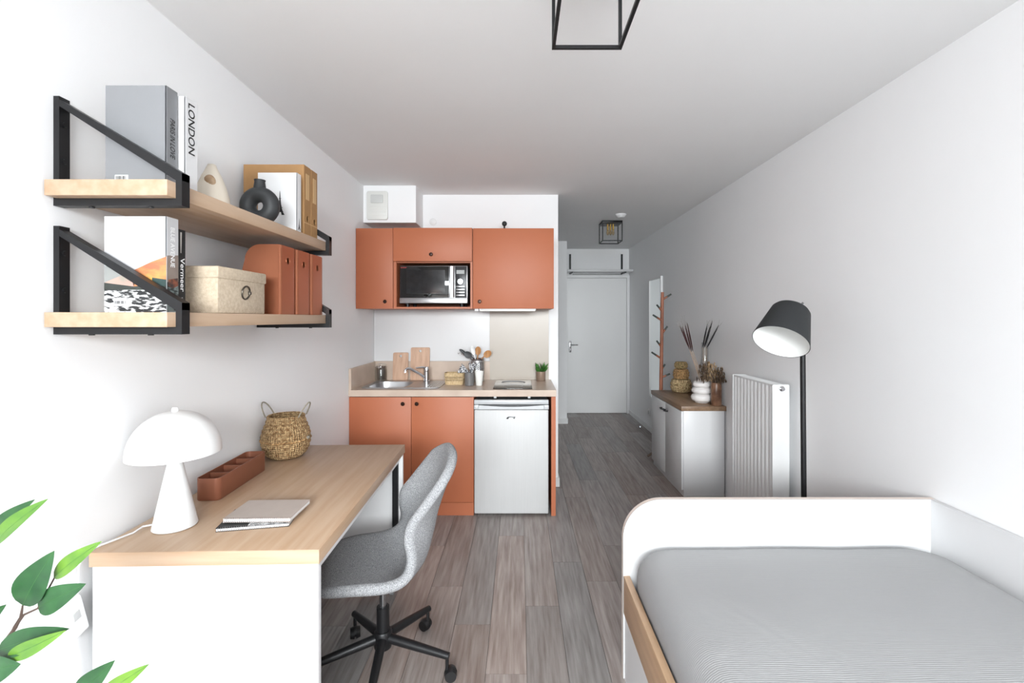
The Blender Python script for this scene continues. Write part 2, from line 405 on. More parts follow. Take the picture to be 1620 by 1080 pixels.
for k in range(5):
    MB().box(-0.70 + k * 0.018, -0.694 + k * 0.018, 3.50, 3.78, WZ + 0.004, WZ + 0.008, 0.0015).build('drainer_rib', STEEL, sk)
# tap
tx, ty = -0.765, 3.815
tp = root('tap', (tx, ty, WZ), 'chrome mixer tap with angled spout beside the basin', 'tap')
MB().lathe([(0.028, 0.006), (0.028, 0.012), (0.023, 0.016), (0.022, 0.09), (0.0, 0.092)], (tx, ty, WZ), 24).build('body', CHROME, tp)
MB().lathe([(0.0225, 0.093), (0.023, 0.115), (0.019, 0.128), (0, 0.13)], (tx, ty, WZ), 24).build('cap', CHROME, tp)
MB().tube([(tx, ty, WZ + 0.118), (tx - 0.03, ty - 0.02, WZ + 0.125), (tx - 0.075, ty - 0.05, WZ + 0.122)], [0.010, 0.008, 0.006]).build('lever', CHROME, tp)
MB().tube([(tx - 0.01, ty - 0.008, WZ + 0.04), (tx - 0.05, ty - 0.03, WZ + 0.075), (tx - 0.115, ty - 0.065, WZ + 0.118), (tx - 0.14, ty - 0.08, WZ + 0.12), (tx - 0.15, ty - 0.088, WZ + 0.108), (tx - 0.152, ty - 0.09, WZ + 0.09)], [0.011, 0.011, 0.0105, 0.010, 0.010, 0.010]).build('spout', CHROME, tp)
# hob
hob = root('hob', (-0.05, 3.66, WZ), 'black glass two-zone hob set into the worktop', 'hob')
MB().box(-0.197, 0.094, 3.44, 3.90, WZ + 0.0003, WZ + 0.006, 0.002).build('glass', BGLASS, hob)
ringm = mat('hob_print', (150, 150, 150), 0.4)
for yy, rr in ((3.56, 0.075), (3.77, 0.095)):
    MB().tube([(-0.05 + rr * math.cos(2 * math.pi * k / 40), yy + rr * math.sin(2 * math.pi * k / 40), WZ + 0.0058) for k in range(40)], 0.0012, 6, True).build('zone_ring', ringm, hob)
# fridge
fx0, fx1 = -0.331, 0.211
fr = root('fridge', (-0.06, 3.68, 0), 'silver under-counter fridge with curved grip strip', 'fridge')
MB().box(fx0 + 0.004, fx1 - 0.004, 3.432, 3.95, 0.02, 0.846, 0.003).build('body', DGREY, fr)
dd = MB().box(fx0, fx1, 3.385, 3.428, 0.018, 0.776, 0.009, 3).build('door', FRIDGE, fr)
MB().box(fx0 - 0.001, fx1 + 0.001, 3.388, 3.43, 0.815, 0.848, 0.004).build('top_fascia', FRIDGEP, fr)
for xa, xb in ((fx0 - 0.002, fx0 + 0.032), (fx1 - 0.032, fx1 + 0.002)): MB().box(xa, xb, 3.382, 3.43, 0.779, 0.812, 0.004).build('grip_end', FRIDGEP, fr)
pts = [(fx0 + 0.033, 0.779), (fx1 - 0.033, 0.779), (fx1 - 0.033, 0.809)] + [(fx1 - 0.033 - (fx1 - fx0 - 0.066) * k / 20, 0.809 - 0.012 * math.sin(math.pi * k / 20)) for k in range(1, 20)] + [(fx0 + 0.033, 0.809)]
MB().prism(pts, XZ, 3.392, 3.43).build('grip', FRIDGEP, fr, ang=20)
for xa in (-0.28, 0.16):
    MB().cyl((xa, 3.46, 0), (xa, 3.46, 0.021), 0.018).build('foot', BLACKP, fr)
lz = ZP(661, 3.385); lx = XP(801, 3.385)
lg = MB()
lg.tube([(lx, 3.3845, lz - 0.004), (lx + 0.012, 3.3845, lz + 0.005), (lx + 0.03, 3.3845, lz + 0.009), (lx + 0.048, 3.3845, lz + 0.007), (lx + 0.064, 3.3845, lz + 0.009)], [0.0015, 0.004, 0.0022, 0.0018, 0.0015], 6)
lg.tube([(lx + 0.064, 3.3845, lz + 0.009), (lx + 0.058, 3.3845, lz - 0.002), (lx + 0.048, 3.3845, lz + 0.001)], [0.0015, 0.005, 0.0015], 6)
lg.tube([(lx, 3.3845, lz - 0.004), (lx + 0.012, 3.3845, lz - 0.004), (lx + 0.018, 3.3845, lz)], [0.0015, 0.004, 0.0015], 6)
lg.build('logo', BLACKP, dd)
# dark gap strip above the fridge
for xa in (-0.19, 0.06):
    tag(MB().box(xa, xa + 0.02, 3.41, 3.43, 0.856, 0.872, 0.002).build('worktop_clip', FRIDGEP), 'small grey clip under the worktop edge above the fridge', 'clip', 'worktop clips')

# upper cabinets
UY, UZ0, UZ1 = 3.54, 1.517, 2.129
KNOB = MATS['bronze_knob']
def knob(p, par):
    MB().lathe([(0.005, 0), (0.005, 0.012), (0.012, 0.015), (0.014, 0.021), (0.010, 0.026), (0, 0.027)], p, 20, Matrix.Rotation(R(90), 3, 'X')).build('knob', KNOB, par)
def cabinet(x0, x1, label, kx):
    c = root('wall_cabinet', ((x0 + x1) / 2, 3.77, UZ0), label, 'cabinet')
    MB().box(x0, x1, UY + 0.019, 3.992, UZ1 - 0.018, UZ1).box(x0, x1, UY + 0.019, 3.992, UZ0, UZ0 + 0.018).box(x0, x0 + 0.018, UY + 0.019, 3.992, UZ0 + 0.018, UZ1 - 0.018).box(x1 - 0.018, x1, UY + 0.019, 3.992, UZ0 + 0.018, UZ1 - 0.018).box(x0 + 0.018, x1 - 0.018, 3.98, 3.992, UZ0 + 0.018, UZ1 - 0.018).build('body', CARC, c, smooth=False)
    d = MB().box(x0 + 0.002, x1 - 0.002, UY, UY + 0.018, UZ0, UZ1, 0.0012).build('door', ORANGE, c)
    knob((XP(kx, UY), UY, ZP(477, UY)), d)
    return c
cabinet(-1.2495, -0.9635, 'narrow terracotta wall cabinet in the corner by the left wall', 610)
cabinet(-0.3575, 0.262, 'large square terracotta wall cabinet over the hob', 759)
mc = root('wall_cabinet', (-0.66, 3.77, UZ0), 'terracotta wall cabinet with flap door over an open microwave niche', 'cabinet')
xa, xb = -0.9615, -0.3595
MB().box(xa, xa + 0.022, UY + 0.004, 3.992, UZ0, UZ1).box(xb - 0.016, xb, UY + 0.004, 3.992, UZ0, UZ1).box(xa + 0.022, xb - 0.016, UY + 0.019, 3.992, UZ1 - 0.018, UZ1).box(xa + 0.022, xb - 0.016, UY + 0.004, 3.992, UZ0, 1.530).box(xa + 0.022, xb - 0.016, UY + 0.019, 3.992, 1.868, 1.876).box(xa + 0.022, xb - 0.016, 3.98, 3.992, 1.53, UZ1 - 0.018).build('body', CARC, mc, smooth=False)
d = MB().box(xa + 0.002, xb - 0.002, UY - 0.015, UY + 0.003, 1.876, UZ1, 0.0012).build('flap_door', ORANGE, mc)
knob((XP(683, UY), UY - 0.015, ZP(403, UY)), d)
# microwave
my = 3.575
mw = root('microwave', (-0.66, 3.72, 1.531), 'silver and black microwave oven in the terracotta niche', 'microwave')
mx0, mx1, mz0, mz1 = XP(632, my), XP(739.5, my), ZP(479.5, my), ZP(420, my)
MB().box(mx0 + 0.002, mx1 - 0.002, my + 0.02, 3.93, mz0 + 0.002, mz1 - 0.002, 0.004).build('body', DGREY, mw)
for fx in (mx0 + 0.05, mx1 - 0.05):
    for fy in (3.63, 3.88): MB().cyl((fx, fy, 1.5305), (fx, fy, mz0 + 0.004), 0.014).build('foot', BLACKP, mw)
MB().box(mx0, mx1, my + 0.006, my + 0.02, mz0, mz1, 0.003).build('front_frame', STEEL, mw)
zb = ZP(471, my)
dw = MB().box(mx0 + 0.004, XP(710.5, my), my, my + 0.008, zb + 0.001, mz1 - 0.005, 0.002).build('door', BGLASS, mw)
MB().box(XP(643, my), XP(704, my), my - 0.0008, my + 0.001, ZP(464, my), ZP(427, my)).build('door_window', mat('microwave_window', (46, 46, 48), 0.12, var=0.3, vscale=30, coat=0.3), dw)
text('SHARP', (XP(634, my), my - 0.0005, ZP(424.2, my)), (1, 0, 0), (0, 0, 1), 0.046, 0.0085, mat('red_print', (200, 70, 70), 0.5), dw, bold=0.02)
MB().box(mx0, mx1, my - 0.004, my + 0.007, mz0, zb - 0.001, 0.003).build('lower_strip', STEEL, mw)
MB().prism([(XP(711.3, my), my + 0.006), (XP(719, my), my + 0.006), (XP(719, my), my - 0.006), (XP(717, my), my - 0.016), (XP(713, my), my - 0.016), (XP(711.3, my), my - 0.006)], XY, zb + 0.003, mz1 - 0.007).build('handle', STEEL, mw)
cp = MB().box(XP(719.8, my), mx1 - 0.006, my, my + 0.008, zb + 0.001, mz1 - 0.005, 0.002).build('control_panel', mat('control_black', (52, 52, 54), 0.3, metal=0.3), mw)
MB().box(XP(722, my), XP(734.6, my), my - 0.001, my + 0.001, ZP(433, my), ZP(427, my)).build('display', mat('display_grey', (150, 152, 150), 0.3, var=0.2, vscale=150), cp)
MB().cyl((XP(728.7, my), my, ZP(445.5, my)), (XP(728.7, my), my - 0.018, ZP(445.5, my)), 0.024, 0.021, 28).build('dial', STEEL, cp)
for k in range(4):
    z = ZP(453 + 4.6 * k, my)
    MB().box(XP(721.5, my), XP(735, my), my - 0.003, my + 0.001, z - 0.006, z + 0.006, 0.002).build('button', STEEL, cp)
# under-cabinet lamp
ul = root('under_cabinet_light', (-0.1, 3.59, 1.50), 'slim white strip lamp under the large wall cabinet', 'lamp')
MB().box(-0.31, 0.125, 3.555, 3.60, 1.505, 1.5165, 0.002).build('housing', WHITE, ul)
MB().box(-0.305, 0.12, 3.552, 3.60, 1.498, 1.5052, 0.002).build('tube', mat('white_diffuser', (244, 243, 240), 0.4), ul)
MB().box(-0.345, -0.315, 3.56, 3.59, 1.498, 1.5165, 0.002).build('switch', WHITE, ul)
# vent control on the duct box, wall plate, black peg
vc = root('vent_cover', (-1.13, 3.71, 2.22), 'white plastic vent cover on the boxed duct above the cabinets', 'cover')
MB().prism(rrect(XP(581, 3.72), XP(614, 3.72), ZP(348, 3.72), ZP(303, 3.72), 0.015), XZ, 3.7, 3.7195, 0.004).build('plate', mat('vent_plastic', (226, 226, 222), 0.4), vc)
MB().prism(rrect(XP(588, 3.72), XP(607, 3.72), ZP(322, 3.72), ZP(309, 3.72), 0.006), XZ, 3.692, 3.7005, 0.002).build('flap', mat('vent_flap', (205, 206, 204), 0.4), vc)
b = MB()
for k in range(4): b.box(XP(584, 3.72), XP(611, 3.72), 3.698, 3.7005, ZP(328 + 4.5 * k, 3.72) - 0.004, ZP(328 + 4.5 * k, 3.72) + 0.004, 0.001)
b.build('louvre', mat('vent_plastic', (226, 226, 222)), vc)
tag(MB().lathe([(0.03, 0), (0.03, 0.006), (0.024, 0.010), (0, 0.011)], (XP(685, YK), YK - 0.0003, ZP(351, YK)), 24, Matrix.Rotation(R(90), 3, 'X')).build('cover_plate', TRIM), 'round white cover plate on the wall above the cabinets', 'plate')
pg = root('black_knob_rod', (XP(798, 3.8), 3.8, UZ1), 'black round-headed rod standing on top of the wall cabinets', 'rod')
MB().cyl((XP(798, 3.8), 3.8, UZ1), (XP(798, 3.8), 3.8, UZ1 + 0.075), 0.007).build('stem', BLACKP, pg)
MB().sphere((XP(798, 3.8), 3.8, UZ1 + 0.088), 0.021, (1, 0.7, 1)).build('head', BLACKP, pg)

# ---------------- worktop items
def on_top(px, py): y = (CAMH - WZ) * F / (py - PY); return XP(px, y), y
# glass jar
jx, jy = -1.165, 3.905
jr = root('glass_jar', (jx, jy, WZ), 'clear glass clip-top storage jar in the sink corner', 'jar')
MB().lathe([(0, 0.0), (0.046, 0.001), (0.05, 0.008), (0.05, 0.095), (0.044, 0.112), (0.043, 0.122), (0.041, 0.122), (0.042, 0.11), (0.047, 0.094), (0.047, 0.01), (0, 0.006)], (jx, jy, WZ + 0.0005), 32, cap=False).build('body', pane_mat('jar_glass', (0.97, 0.98, 0.975), 0.03, 0.28), jr)
MB().lathe([(0.0, 0.124), (0.046, 0.124), (0.047, 0.134), (0.03, 0.146), (0, 0.148)], (jx, jy, WZ), 32, cap=False).build('lid', pane_mat('jar_glass'), jr)
MB().tube([(jx + 0.051 * math.cos(2 * math.pi * k / 28), jy + 0.051 * math.sin(2 * math.pi * k / 28), WZ + 0.116) for k in range(28)], 0.002, 6, True).tube([(jx, jy - 0.052, WZ + 0.09), (jx, jy - 0.058, WZ + 0.115), (jx, jy - 0.045, WZ + 0.15)], 0.002, 6).build('wire_clip', CHROME, jr)
# cutting boards leaning on the upstand
def board(px0, px1, pyt, label):
    y0, y1 = 3.94, 3.9542
    xa, xb = XP(px0, 3.94), XP(px1, 3.94); h = ZP(pyt, 3.94) - WZ
    o = root('cutting_board', ((xa + xb) / 2, y0, WZ), label, 'cutting board', 'cutting boards')
    out = rrect(xa, xb, 0, h, 0.012); cxx, cz, rr = (xa + xb) / 2, h - 0.03, 0.011
    n = 40
    # plate with a hanging hole: outline resampled by angle around the hole
    def ray(a):
        d = (math.cos(a), math.sin(a)); best = None
        for i in range(len(out)):
            p, q = out[i], out[(i + 1) % len(out)]
            ex, ez = q[0] - p[0], q[1] - p[1]; den = d[0] * ez - d[1] * ex
            if abs(den) < 1e-12: continue
            t = ((p[0] - cxx) * ez - (p[1] - cz) * ex) / den; s_ = ((p[0] - cxx) * d[1] - (p[1] - cz) * d[0]) / den
            if t > 0 and -1e-6 <= s_ <= 1 + 1e-6: best = t if best is None else min(best, t)
        return (cxx + d[0] * best, cz + d[1] * best)
    angs = sorted([2 * math.pi * k / n for k in range(n)] + [math.atan2(p[1] - cz, p[0] - cxx) % (2 * math.pi) for p in out])
    OU = [ray(a) for a in angs]; IN = [(cxx + rr * math.cos(a), cz + rr * math.sin(a)) for a in angs]
    sl = (y1 - y0) / 0.158
    def P(u, v, wv): return Vector((u, y0 + sl * v + wv, WZ + 0.0012 + v))
    b = MB(); b.loft([[P(u, v, 0) for u, v in IN], [P(u, v, 0) for u, v in OU], [P(u, v, 0.014) for u, v in OU], [P(u, v, 0.014) for u, v in IN], [P(u, v, 0) for u, v in IN]], True, False, False)
    b.build('board', BEECH, o, ang=30)
board(621, 645, 558, 'smaller pale wooden cutting board leaning on the upstand by the jar')
board(649, 679, 550, 'taller pale wooden cutting board leaning on the upstand behind the tap')
# perforated utensil pot
ux, uy = -0.353, 3.872
up = root('utensil_pot', (ux, uy, WZ), 'perforated steel utensil pot on the worktop', 'pot')
b = MB(); NS = 66
zr = [0.003, 0.036] + [0.036 + 0.016 * k + e for k in range(8) for e in (0.008, 0.016)] + [0.188]
rows = [[b.bm.verts.new((ux + 0.058 * math.cos(2 * math.pi * i / NS), uy + 0.058 * math.sin(2 * math.pi * i / NS), WZ + z_)) for i in range(NS)] for z_ in zr]
for r_ in range(len(zr) - 1):
    for i in range(NS):
        if 1 <= r_ <= 16 and r_ % 2 == 1 and i % 3 == 1: continue          # an open hole
        j = (i + 1) % NS; b.bm.faces.new((rows[r_][i], rows[r_][j], rows[r_ + 1][j], rows[r_ + 1][i]))
b.bm.faces.new(list(reversed(rows[0])))
po = b.build('body', STEEL, up); sm = po.modifiers.new('thickness', 'SOLIDIFY'); sm.thickness = 0.0015
MB().tube([(ux + 0.0585 * math.cos(2 * math.pi * k / 40), uy + 0.0585 * math.sin(2 * math.pi * k / 40), WZ + 0.188) for k in range(40)], 0.0022, 6, True).build('rim', STEEL, up)
def utensil(name, label, lean, head, m, hm=None, group='utensils in the steel pot'):
    """lean = px of the head, head = builder(center, dir)"""
    tip = at(lean[0], lean[1], uy + lean[2]); base = Vector((ux - (tip.x - ux) * 0.35, uy - lean[2] * 0.3, WZ + 0.014))
    o = root(name, base, label, 'utensil', group)
    dv = (tip - base).normalized()
    rim = Vector((max(ux - 0.044, min(ux + 0.044, base.x + (tip.x - base.x) * 0.72)), uy + lean[2], WZ + 0.192))
    dv = (tip - rim).normalized()
    MB().tube([base, rim, tip], [0.005, 0.005, 0.0055], 8).build('handle', m, o)
    head(tip, dv, o)
def spoon_head(sx, sz, m, hole=False):
    def f(tip, dv, o):
        q = dv.to_track_quat('Z', 'Y').to_matrix()
        side = Vector((1, 0, 0)) - dv * dv.x; side.normalize(); nrm = side.cross(dv)
        Mx = Matrix((side, nrm, dv)).transposed()
        b = MB(); b.sphere(tip + dv * sz * 0.8, 1.0, (1, 1, 1), 18, 12)
        c = tip + dv * sz * 0.8
        for v in b.bm.verts:
            l = v.co - c; v.co = c + Mx @ Vector((l.x * sx, l.y * 0.006 + 0.01 * (l.x * l.x + l.z * l.z), l.z * sz))
        b.build('head', m, o)
    return f
utensil('wooden_spoon', 'upright wooden spoon with oval head in the steel pot', (756, 560, 0.005), spoon_head(0.025, 0.036, SPOON), SPOON)
utensil('wooden_spoon', 'leaning wooden spoon with round head in the steel pot', (767, 563, 0.0), spoon_head(0.028, 0.036, SPOON), SPOON)
utensil('ladle', 'dark grey ladle head standing in the steel pot', (745, 564, 0.0), spoon_head(0.028, 0.036, DGREY), DGREY)
utensil('spatula', 'dark grey spatula leaning out of the steel pot', (738, 560, 0.01), spoon_head(0.014, 0.04, DGREY), DGREY)
utensil('spatula', 'white spatula between the wooden spoons in the steel pot', (750, 560, -0.01), spoon_head(0.018, 0.04, WHITEM), WHITEM)
def skim(tip, dv, o):
    b = MB()
    for k in range(5):
        r_ = 0.008 + 0.003 * k
        b.tube([tip + dv * 0.045 * (1 - math.cos(math.pi * 2 * i / 16)) * 0.5 + Vector((math.cos(k * 0.63), math.sin(k * 0.63), 0)) * 0.018 * math.sin(2 * math.pi * i / 16) for i in range(16)], 0.0008, 5, True)
    b.build('wires', CHROME, o)
utensil('whisk', 'thin wire whisk leaning far left in the steel pot', (733, 561, 0.0), skim, CHROME)
# cups
def cup(px, label, r0, r1, h, m, name):
    x, y = on_top(px, 609.5)
    return tag(MB().lathe([(0, 0.0006), (r0 - 0.003, 0.0006), (r0, 0.004), (r1, h), (r1 - 0.003, h), (r0 - 0.004, 0.008), (0, 0.007)], (x, y, WZ), 32, cap=False).build(name, m), label, 'cup'), x, y
_, gx, gy = cup(742.5, 'dark grey ceramic cup holding patterned napkins', 0.036, 0.0365, 0.102, mat('grey_ceramic', (112, 110, 110), 0.35, var=0.03), 'cup')
cup(758, 'tapered white ceramic cup in front of the utensil pot', 0.025, 0.035, 0.112, mat('white_ceramic', (240, 240, 236), 0.25), 'cup')
NAP = mat('patterned_napkin', (236, 236, 238), 0.8, vscale=120, col2=(70, 70, 76), detail=1, lo=0.45, hi=0.52)
for k, (dx, dz, ang_, lab) in enumerate(((-0.052, 0.10, -55, 'black and white patterned napkin drooping over the grey cup towards the wicker tray'), (0.018, 0.13, 15, 'black and white patterned napkin standing up in the grey cup'))):
    d_ = Vector(((-0.8, -0.15, 0.45), (0.25, -0.1, 1.0))[k]).normalized(); sd = Vector((0.45, 0.1, 0.8) if k == 0 else (1, 0.2, -0.2)).normalized()
    def nf(u, v, k=k, d_=d_, sd=sd):
        t = max(0.0, (u - 0.4) / 0.6); c0 = Vector((gx + (-0.012, 0.012)[k], gy + 0.004 * k, WZ + 0.03 + 0.075 * min(u, 0.4) / 0.4))
        wd = 0.018 + 0.055 * t
        return c0 + d_ * (0.07 * t) + sd * (v - 0.5) * wd + Vector((0, 1, 0)) * (0.010 * math.sin(v * 11 + k) * (0.3 + t)) + Vector((0, 0, 0.008 * math.sin(v * 17 + u * 5) * t))
    o = MB().grid(nf, 16, 18).build('napkin', NAP)
    sm = o.modifiers.new('thickness', 'SOLIDIFY'); sm.thickness = 0.0015
    tag(o, lab, 'napkin', 'napkins in the grey cup')
# woven tray
x, y = on_top(719.5, 607)
tr = root('wicker_tray', (x, y, WZ), 'small beige wicker tray beside the grey cup', 'tray')
def rr3(hx, hy, r, z): return [Vector((x + u, y + v, WZ + z)) for u, v in rrect(-hx, hx, -hy, hy, r)]
BWK = mat('beige_wicker', (214, 190, 150), 0.8, vscale=80, col2=(190, 162, 122), bump=0.6, bscale=200)
def even(z_, n=72):
    t_ = z_ / 0.087; P = rr3(0.069 + 0.006 * t_, 0.049 + 0.005 * t_, 0.02, z_); P = P + [P[0]]; Ls = [0]
    for a_, q_ in zip(P, P[1:]): Ls.append(Ls[-1] + (q_ - a_).length)
    res = []; i = 0
    for k in range(n):
        s_ = Ls[-1] * k / n
        while Ls[i + 1] < s_: i += 1
        res.append(P[i].lerp(P[i + 1], (s_ - Ls[i]) / (Ls[i + 1] - Ls[i] + 1e-9)))
    return res
b = MB(); zr = [0.003, 0.016, 0.028, 0.042, 0.050, 0.064, 0.072, 0.085]
rows = [[b.bm.verts.new(p) for p in even(z_)] for z_ in zr]
for r_ in range(len(zr) - 1):
    for i in range(72):
        if (r_ == 2 and i % 2 == 0) or (r_ == 4 and i % 2 == 1): continue    # gaps in the weave
        j = (i + 1) % 72; b.bm.faces.new((rows[r_][i], rows[r_][j], rows[r_ + 1][j], rows[r_ + 1][i]))
b.bm.faces.new(list(reversed(rows[0])))
tb = b.build('body', BWK, tr); sm = tb.modifiers.new('thickness', 'SOLIDIFY'); sm.thickness = 0.004; sm.offset = 1.0
MB().tube([p + Vector((0, 0, 0.0)) for p in rr3(0.075, 0.054, 0.02, 0.087)], 0.005, 8, True).build('rim', BWK, tr)
# little potted succulent
px_, py_ = 0.178, 3.90
pl = root('potted_succulent', (px_, py_, WZ), 'small green succulent in a taupe pot on the worktop end', 'plant')
MB().lathe([(0, 0.0008), (0.038, 0.0008), (0.0395, 0.003), (0.0405, 0.08), (0.0375, 0.08), (0.036, 0.07), (0, 0.07)], (px_, py_, WZ), 32, cap=False).build('pot', TAUPE, pl)
def leaf_mesh(b, base, tip, width, up, fold=0.15, droop=0.1, nu=8, nv=4):
    base, tip = Vector(base), Vector(tip); d = tip - base; Ln = d.length; t = d.normalized()
    s = t.cross(Vector(up))
    s.normalize(); n = s.cross(t)
    def fn(u, v):
        wv = width * 0.5 * (math.sin(math.pi * u ** 0.75) ** 0.85 if 0 < u < 1 else 0.0) + 0.0004
        q = (v - 0.5) * 2
        return base + d * u + s * wv * q + n * (abs(q) * wv * fold * 2 + droop * Ln * math.sin(math.pi * u))
    b.grid(fn, nu, nv)
b = MB(); rr = random.Random(3)
for k in range(34):
    a = rr.uniform(0, 6.28); el = rr.uniform(0.5, 1.45); L_ = rr.uniform(0.05, 0.095)
    base = Vector((px_ + 0.012 * math.cos(a), py_ + 0.012 * math.sin(a), WZ + 0.07)); tip = base + L_ * Vector((math.cos(a) * math.cos(el), math.sin(a) * math.cos(el), math.sin(el)))
    leaf_mesh(b, base, tip, 0.022, (math.sin(a), -math.cos(a), 0.3), 0.2, 0.08, 5, 2)
fo = b.build('foliage', mat('succulent_green', (84, 136, 62), 0.5, vscale=30, col2=(44, 92, 36)), pl, normals=False); fo['kind'] = 'stuff'

# ================================================================ LIGHT FIXTURES ON THE CEILING
def cage_light(x0, x1, y0, y1, z0, label):
    c = root('ceiling_cage_light', ((x0 + x1) / 2, (y0 + y1) / 2, H), label, 'ceiling lamp', 'black cage ceiling lamps')
    t = 0.010
    MB().box(x0, x1, y0, y1, H - 0.022, H - 0.0005, 0.002).build('ceiling_plate', BLACKM, c)
    for xx in (x0, x1 - t):
        for yy in (y0, y1 - t):
            MB().box(xx, xx + t, yy, yy + t, z0, H - 0.022).build('upright_bar', BLACKM, c, smooth=False)
    for yy in (y0, y1 - t): MB().box(x0 + t, x1 - t, yy, yy + t, z0, z0 + t).build('bottom_bar', BLACKM, c, smooth=False)
    for xx in (x0, x1 - t): MB().box(xx, xx + t, y0 + t, y1 - t, z0, z0 + t).build('bottom_bar', BLACKM, c, smooth=False)
    cx, cy = (x0 + x1) / 2, (y0 + y1) / 2
    return c, cx, cy
c, cx, cy = cage_light(XP(873, 1.47), XP(983, 1.47), 1.205, 1.47, ZP(79, 1.47), 'black wire cage ceiling lamp over the room between desk and bed')
MB().cyl((cx, cy, H - 0.022), (cx, cy, H - 0.055), 0.02).build('socket', BLACKM, c)
MB().sphere((cx, cy, H - 0.088), 0.04).build('bulb', mat('frosted_bulb', (244, 244, 240), 0.4), c)
c, cx, cy = cage_light(XP(952.8, 5.03), XP(985, 5.03), 5.03, 5.25, ZP(381, 5.03), 'black wire cage ceiling lamp with brass sockets in the hallway')
BRASS = mat('brass', (196, 160, 88), 0.3, metal=0.9)
for dx in (-0.03, 0.0, 0.03):
    s_ = MB().cyl((cx + dx, cy, H - 0.022), (cx + dx, cy, H - 0.085), 0.010).build('socket', BRASS, c)
    MB().lathe([(0, -0.06), (0.012, -0.05), (0.016, -0.03), (0.010, 0), (0.0, 0.001)], (cx + dx, cy, H - 0.085), 14, cap=False).build('bulb', pane_mat('amber_bulb', (0.95, 0.82, 0.6), 0.1), s_)
tag(MB().lathe([(0, -0.035), (0.03, -0.035), (0.045, -0.022), (0.055, -0.008), (0.056, -0.0005), (0, -0.0004)], (XP(982, 4.74), 4.74, H), 28, cap=False).build('smoke_detector', TRIM), 'small round white smoke detector on the hallway ceiling', 'detector')

# ================================================================ SHELF ABOVE THE DOOR
sh = root('door_shelf', (1.2, 6.95, 2.13), 'white shelf on black brackets above the entrance door', 'shelf')
SZ = 2.133
MB().box(0.70, 1.664, 6.80, YE - 0.001, SZ, SZ + 0.03, 0.002).build('plank', WHITE, sh)
for xx in (XP(902, 7.08), XP(984, 7.08)):
    br = MB().box(xx - 0.014, xx + 0.014, YE - 0.012, YE - 0.0005, SZ + 0.03, 2.425).box(xx - 0.014, xx + 0.014, 6.84, YE - 0.0005, SZ - 0.014, SZ - 0.0005).build('bracket', BLACKM, sh, smooth=False)
MB().box(XP(906, 7.08), XP(984, 7.08), YE - 0.02, YE - 0.006, SZ - 0.022, SZ - 0.0145).build('rail', BLACKM, sh, smooth=False)

# ================================================================ MIRROR, COAT STAND, SOCKET, DOOR STOPS
mr = root('wall_mirror', (XR - 0.02, 5.65, 0.43), 'tall narrow wall mirror in thin pale frame by the coat stand', 'mirror')
ya, yb, za, zb_ = 5.42, 5.92, 0.43, 1.94
b = MB()
b.box(XR - 0.025, XR - 0.0005, ya, ya + 0.02, za, zb_).box(XR - 0.025, XR - 0.0005, yb - 0.02, yb, za, zb_).box(XR - 0.025, XR - 0.0005, ya + 0.02, yb - 0.02, za, za + 0.02).box(XR - 0.025, XR - 0.0005, ya + 0.02, yb - 0.02, zb_ - 0.02, zb_)
b.build('frame', TRIM, mr, smooth=False)
MB().box(XR - 0.014, XR - 0.0005, ya + 0.02, yb - 0.02, za + 0.02, zb_ - 0.02).build('glass', MIRROR, mr, smooth=False)
cs = root('coat_stand', (1.455, 4.85, 0), 'reddish wooden coat stand with dark-tipped pegs behind the sideboard', 'coat stand')
cy_ = 4.85
top = at(1048, 462, cy_); bot = Vector((XP(1044, cy_), cy_, 0.03))
MB().tube([bot, bot.lerp(top, 0.5), top], [0.020, 0.0185, 0.016], 12).build('post', WOODR, cs)
for px0, py0, px1, py1 in ((1049, 474, 1062, 465), (1045, 492, 1039, 482), (1044, 507, 1033, 498), (1048, 528, 1056, 516), (1043, 549, 1039, 539), (1043, 567, 1031, 557), (1046, 585, 1052, 576), (1048, 597, 1060, 591)):
    t_ = (ZP(py0, cy_) - bot.z) / (top.z - bot.z); a = bot.lerp(top, t_); e = at(px1, py1, cy_ - 0.02)
    p_ = MB().cyl(a, a.lerp(e, 0.55), 0.011, 0.010, 10).build('peg', WOODR, cs)
    MB().cyl(a.lerp(e, 0.55), e, 0.010, 0.009, 10).build('peg_tip', mat('dark_peg_tip', (70, 78, 74), 0.5), p_)
for dx, dy in ((-0.135, -0.02), (0.10, -0.10), (0.08, 0.14)):
    MB().tube([(bot.x, cy_, 0.10), (bot.x + dx * 0.5, cy_ + dy * 0.5, 0.05), (bot.x + dx, cy_ + dy, 0.0125)], [0.014, 0.0125, 0.012], 10).build('foot', mat('grey_foot', (120, 104, 92), 0.5), cs)
wsx = root('wall_outlet', (XR - 0.01, 5.93, 0.21), 'white round wall outlet low on the right wall past the sideboard', 'outlet')
yo = 5.98; zo = ZP(652, yo)
MB().box(XR - 0.011, XR - 0.0005, yo - 0.04, yo + 0.04, zo - 0.04, zo + 0.04, 0.004).build('plate', TRIM, wsx)
MB().cyl((XR - 0.012, yo, zo), (XR - 0.0105, yo, zo), 0.024).build('insert', mat('outlet_grey', (190, 190, 190), 0.4), wsx)
tag(MB().lathe([(0.022, 0.0005), (0.022, 0.012), (0.016, 0.026), (0, 0.03)], (XP(1013, 6.15), 6.15, 0), 20).build('door_stop', CHROME), 'small chrome door stop on the hallway floor', 'door stop')

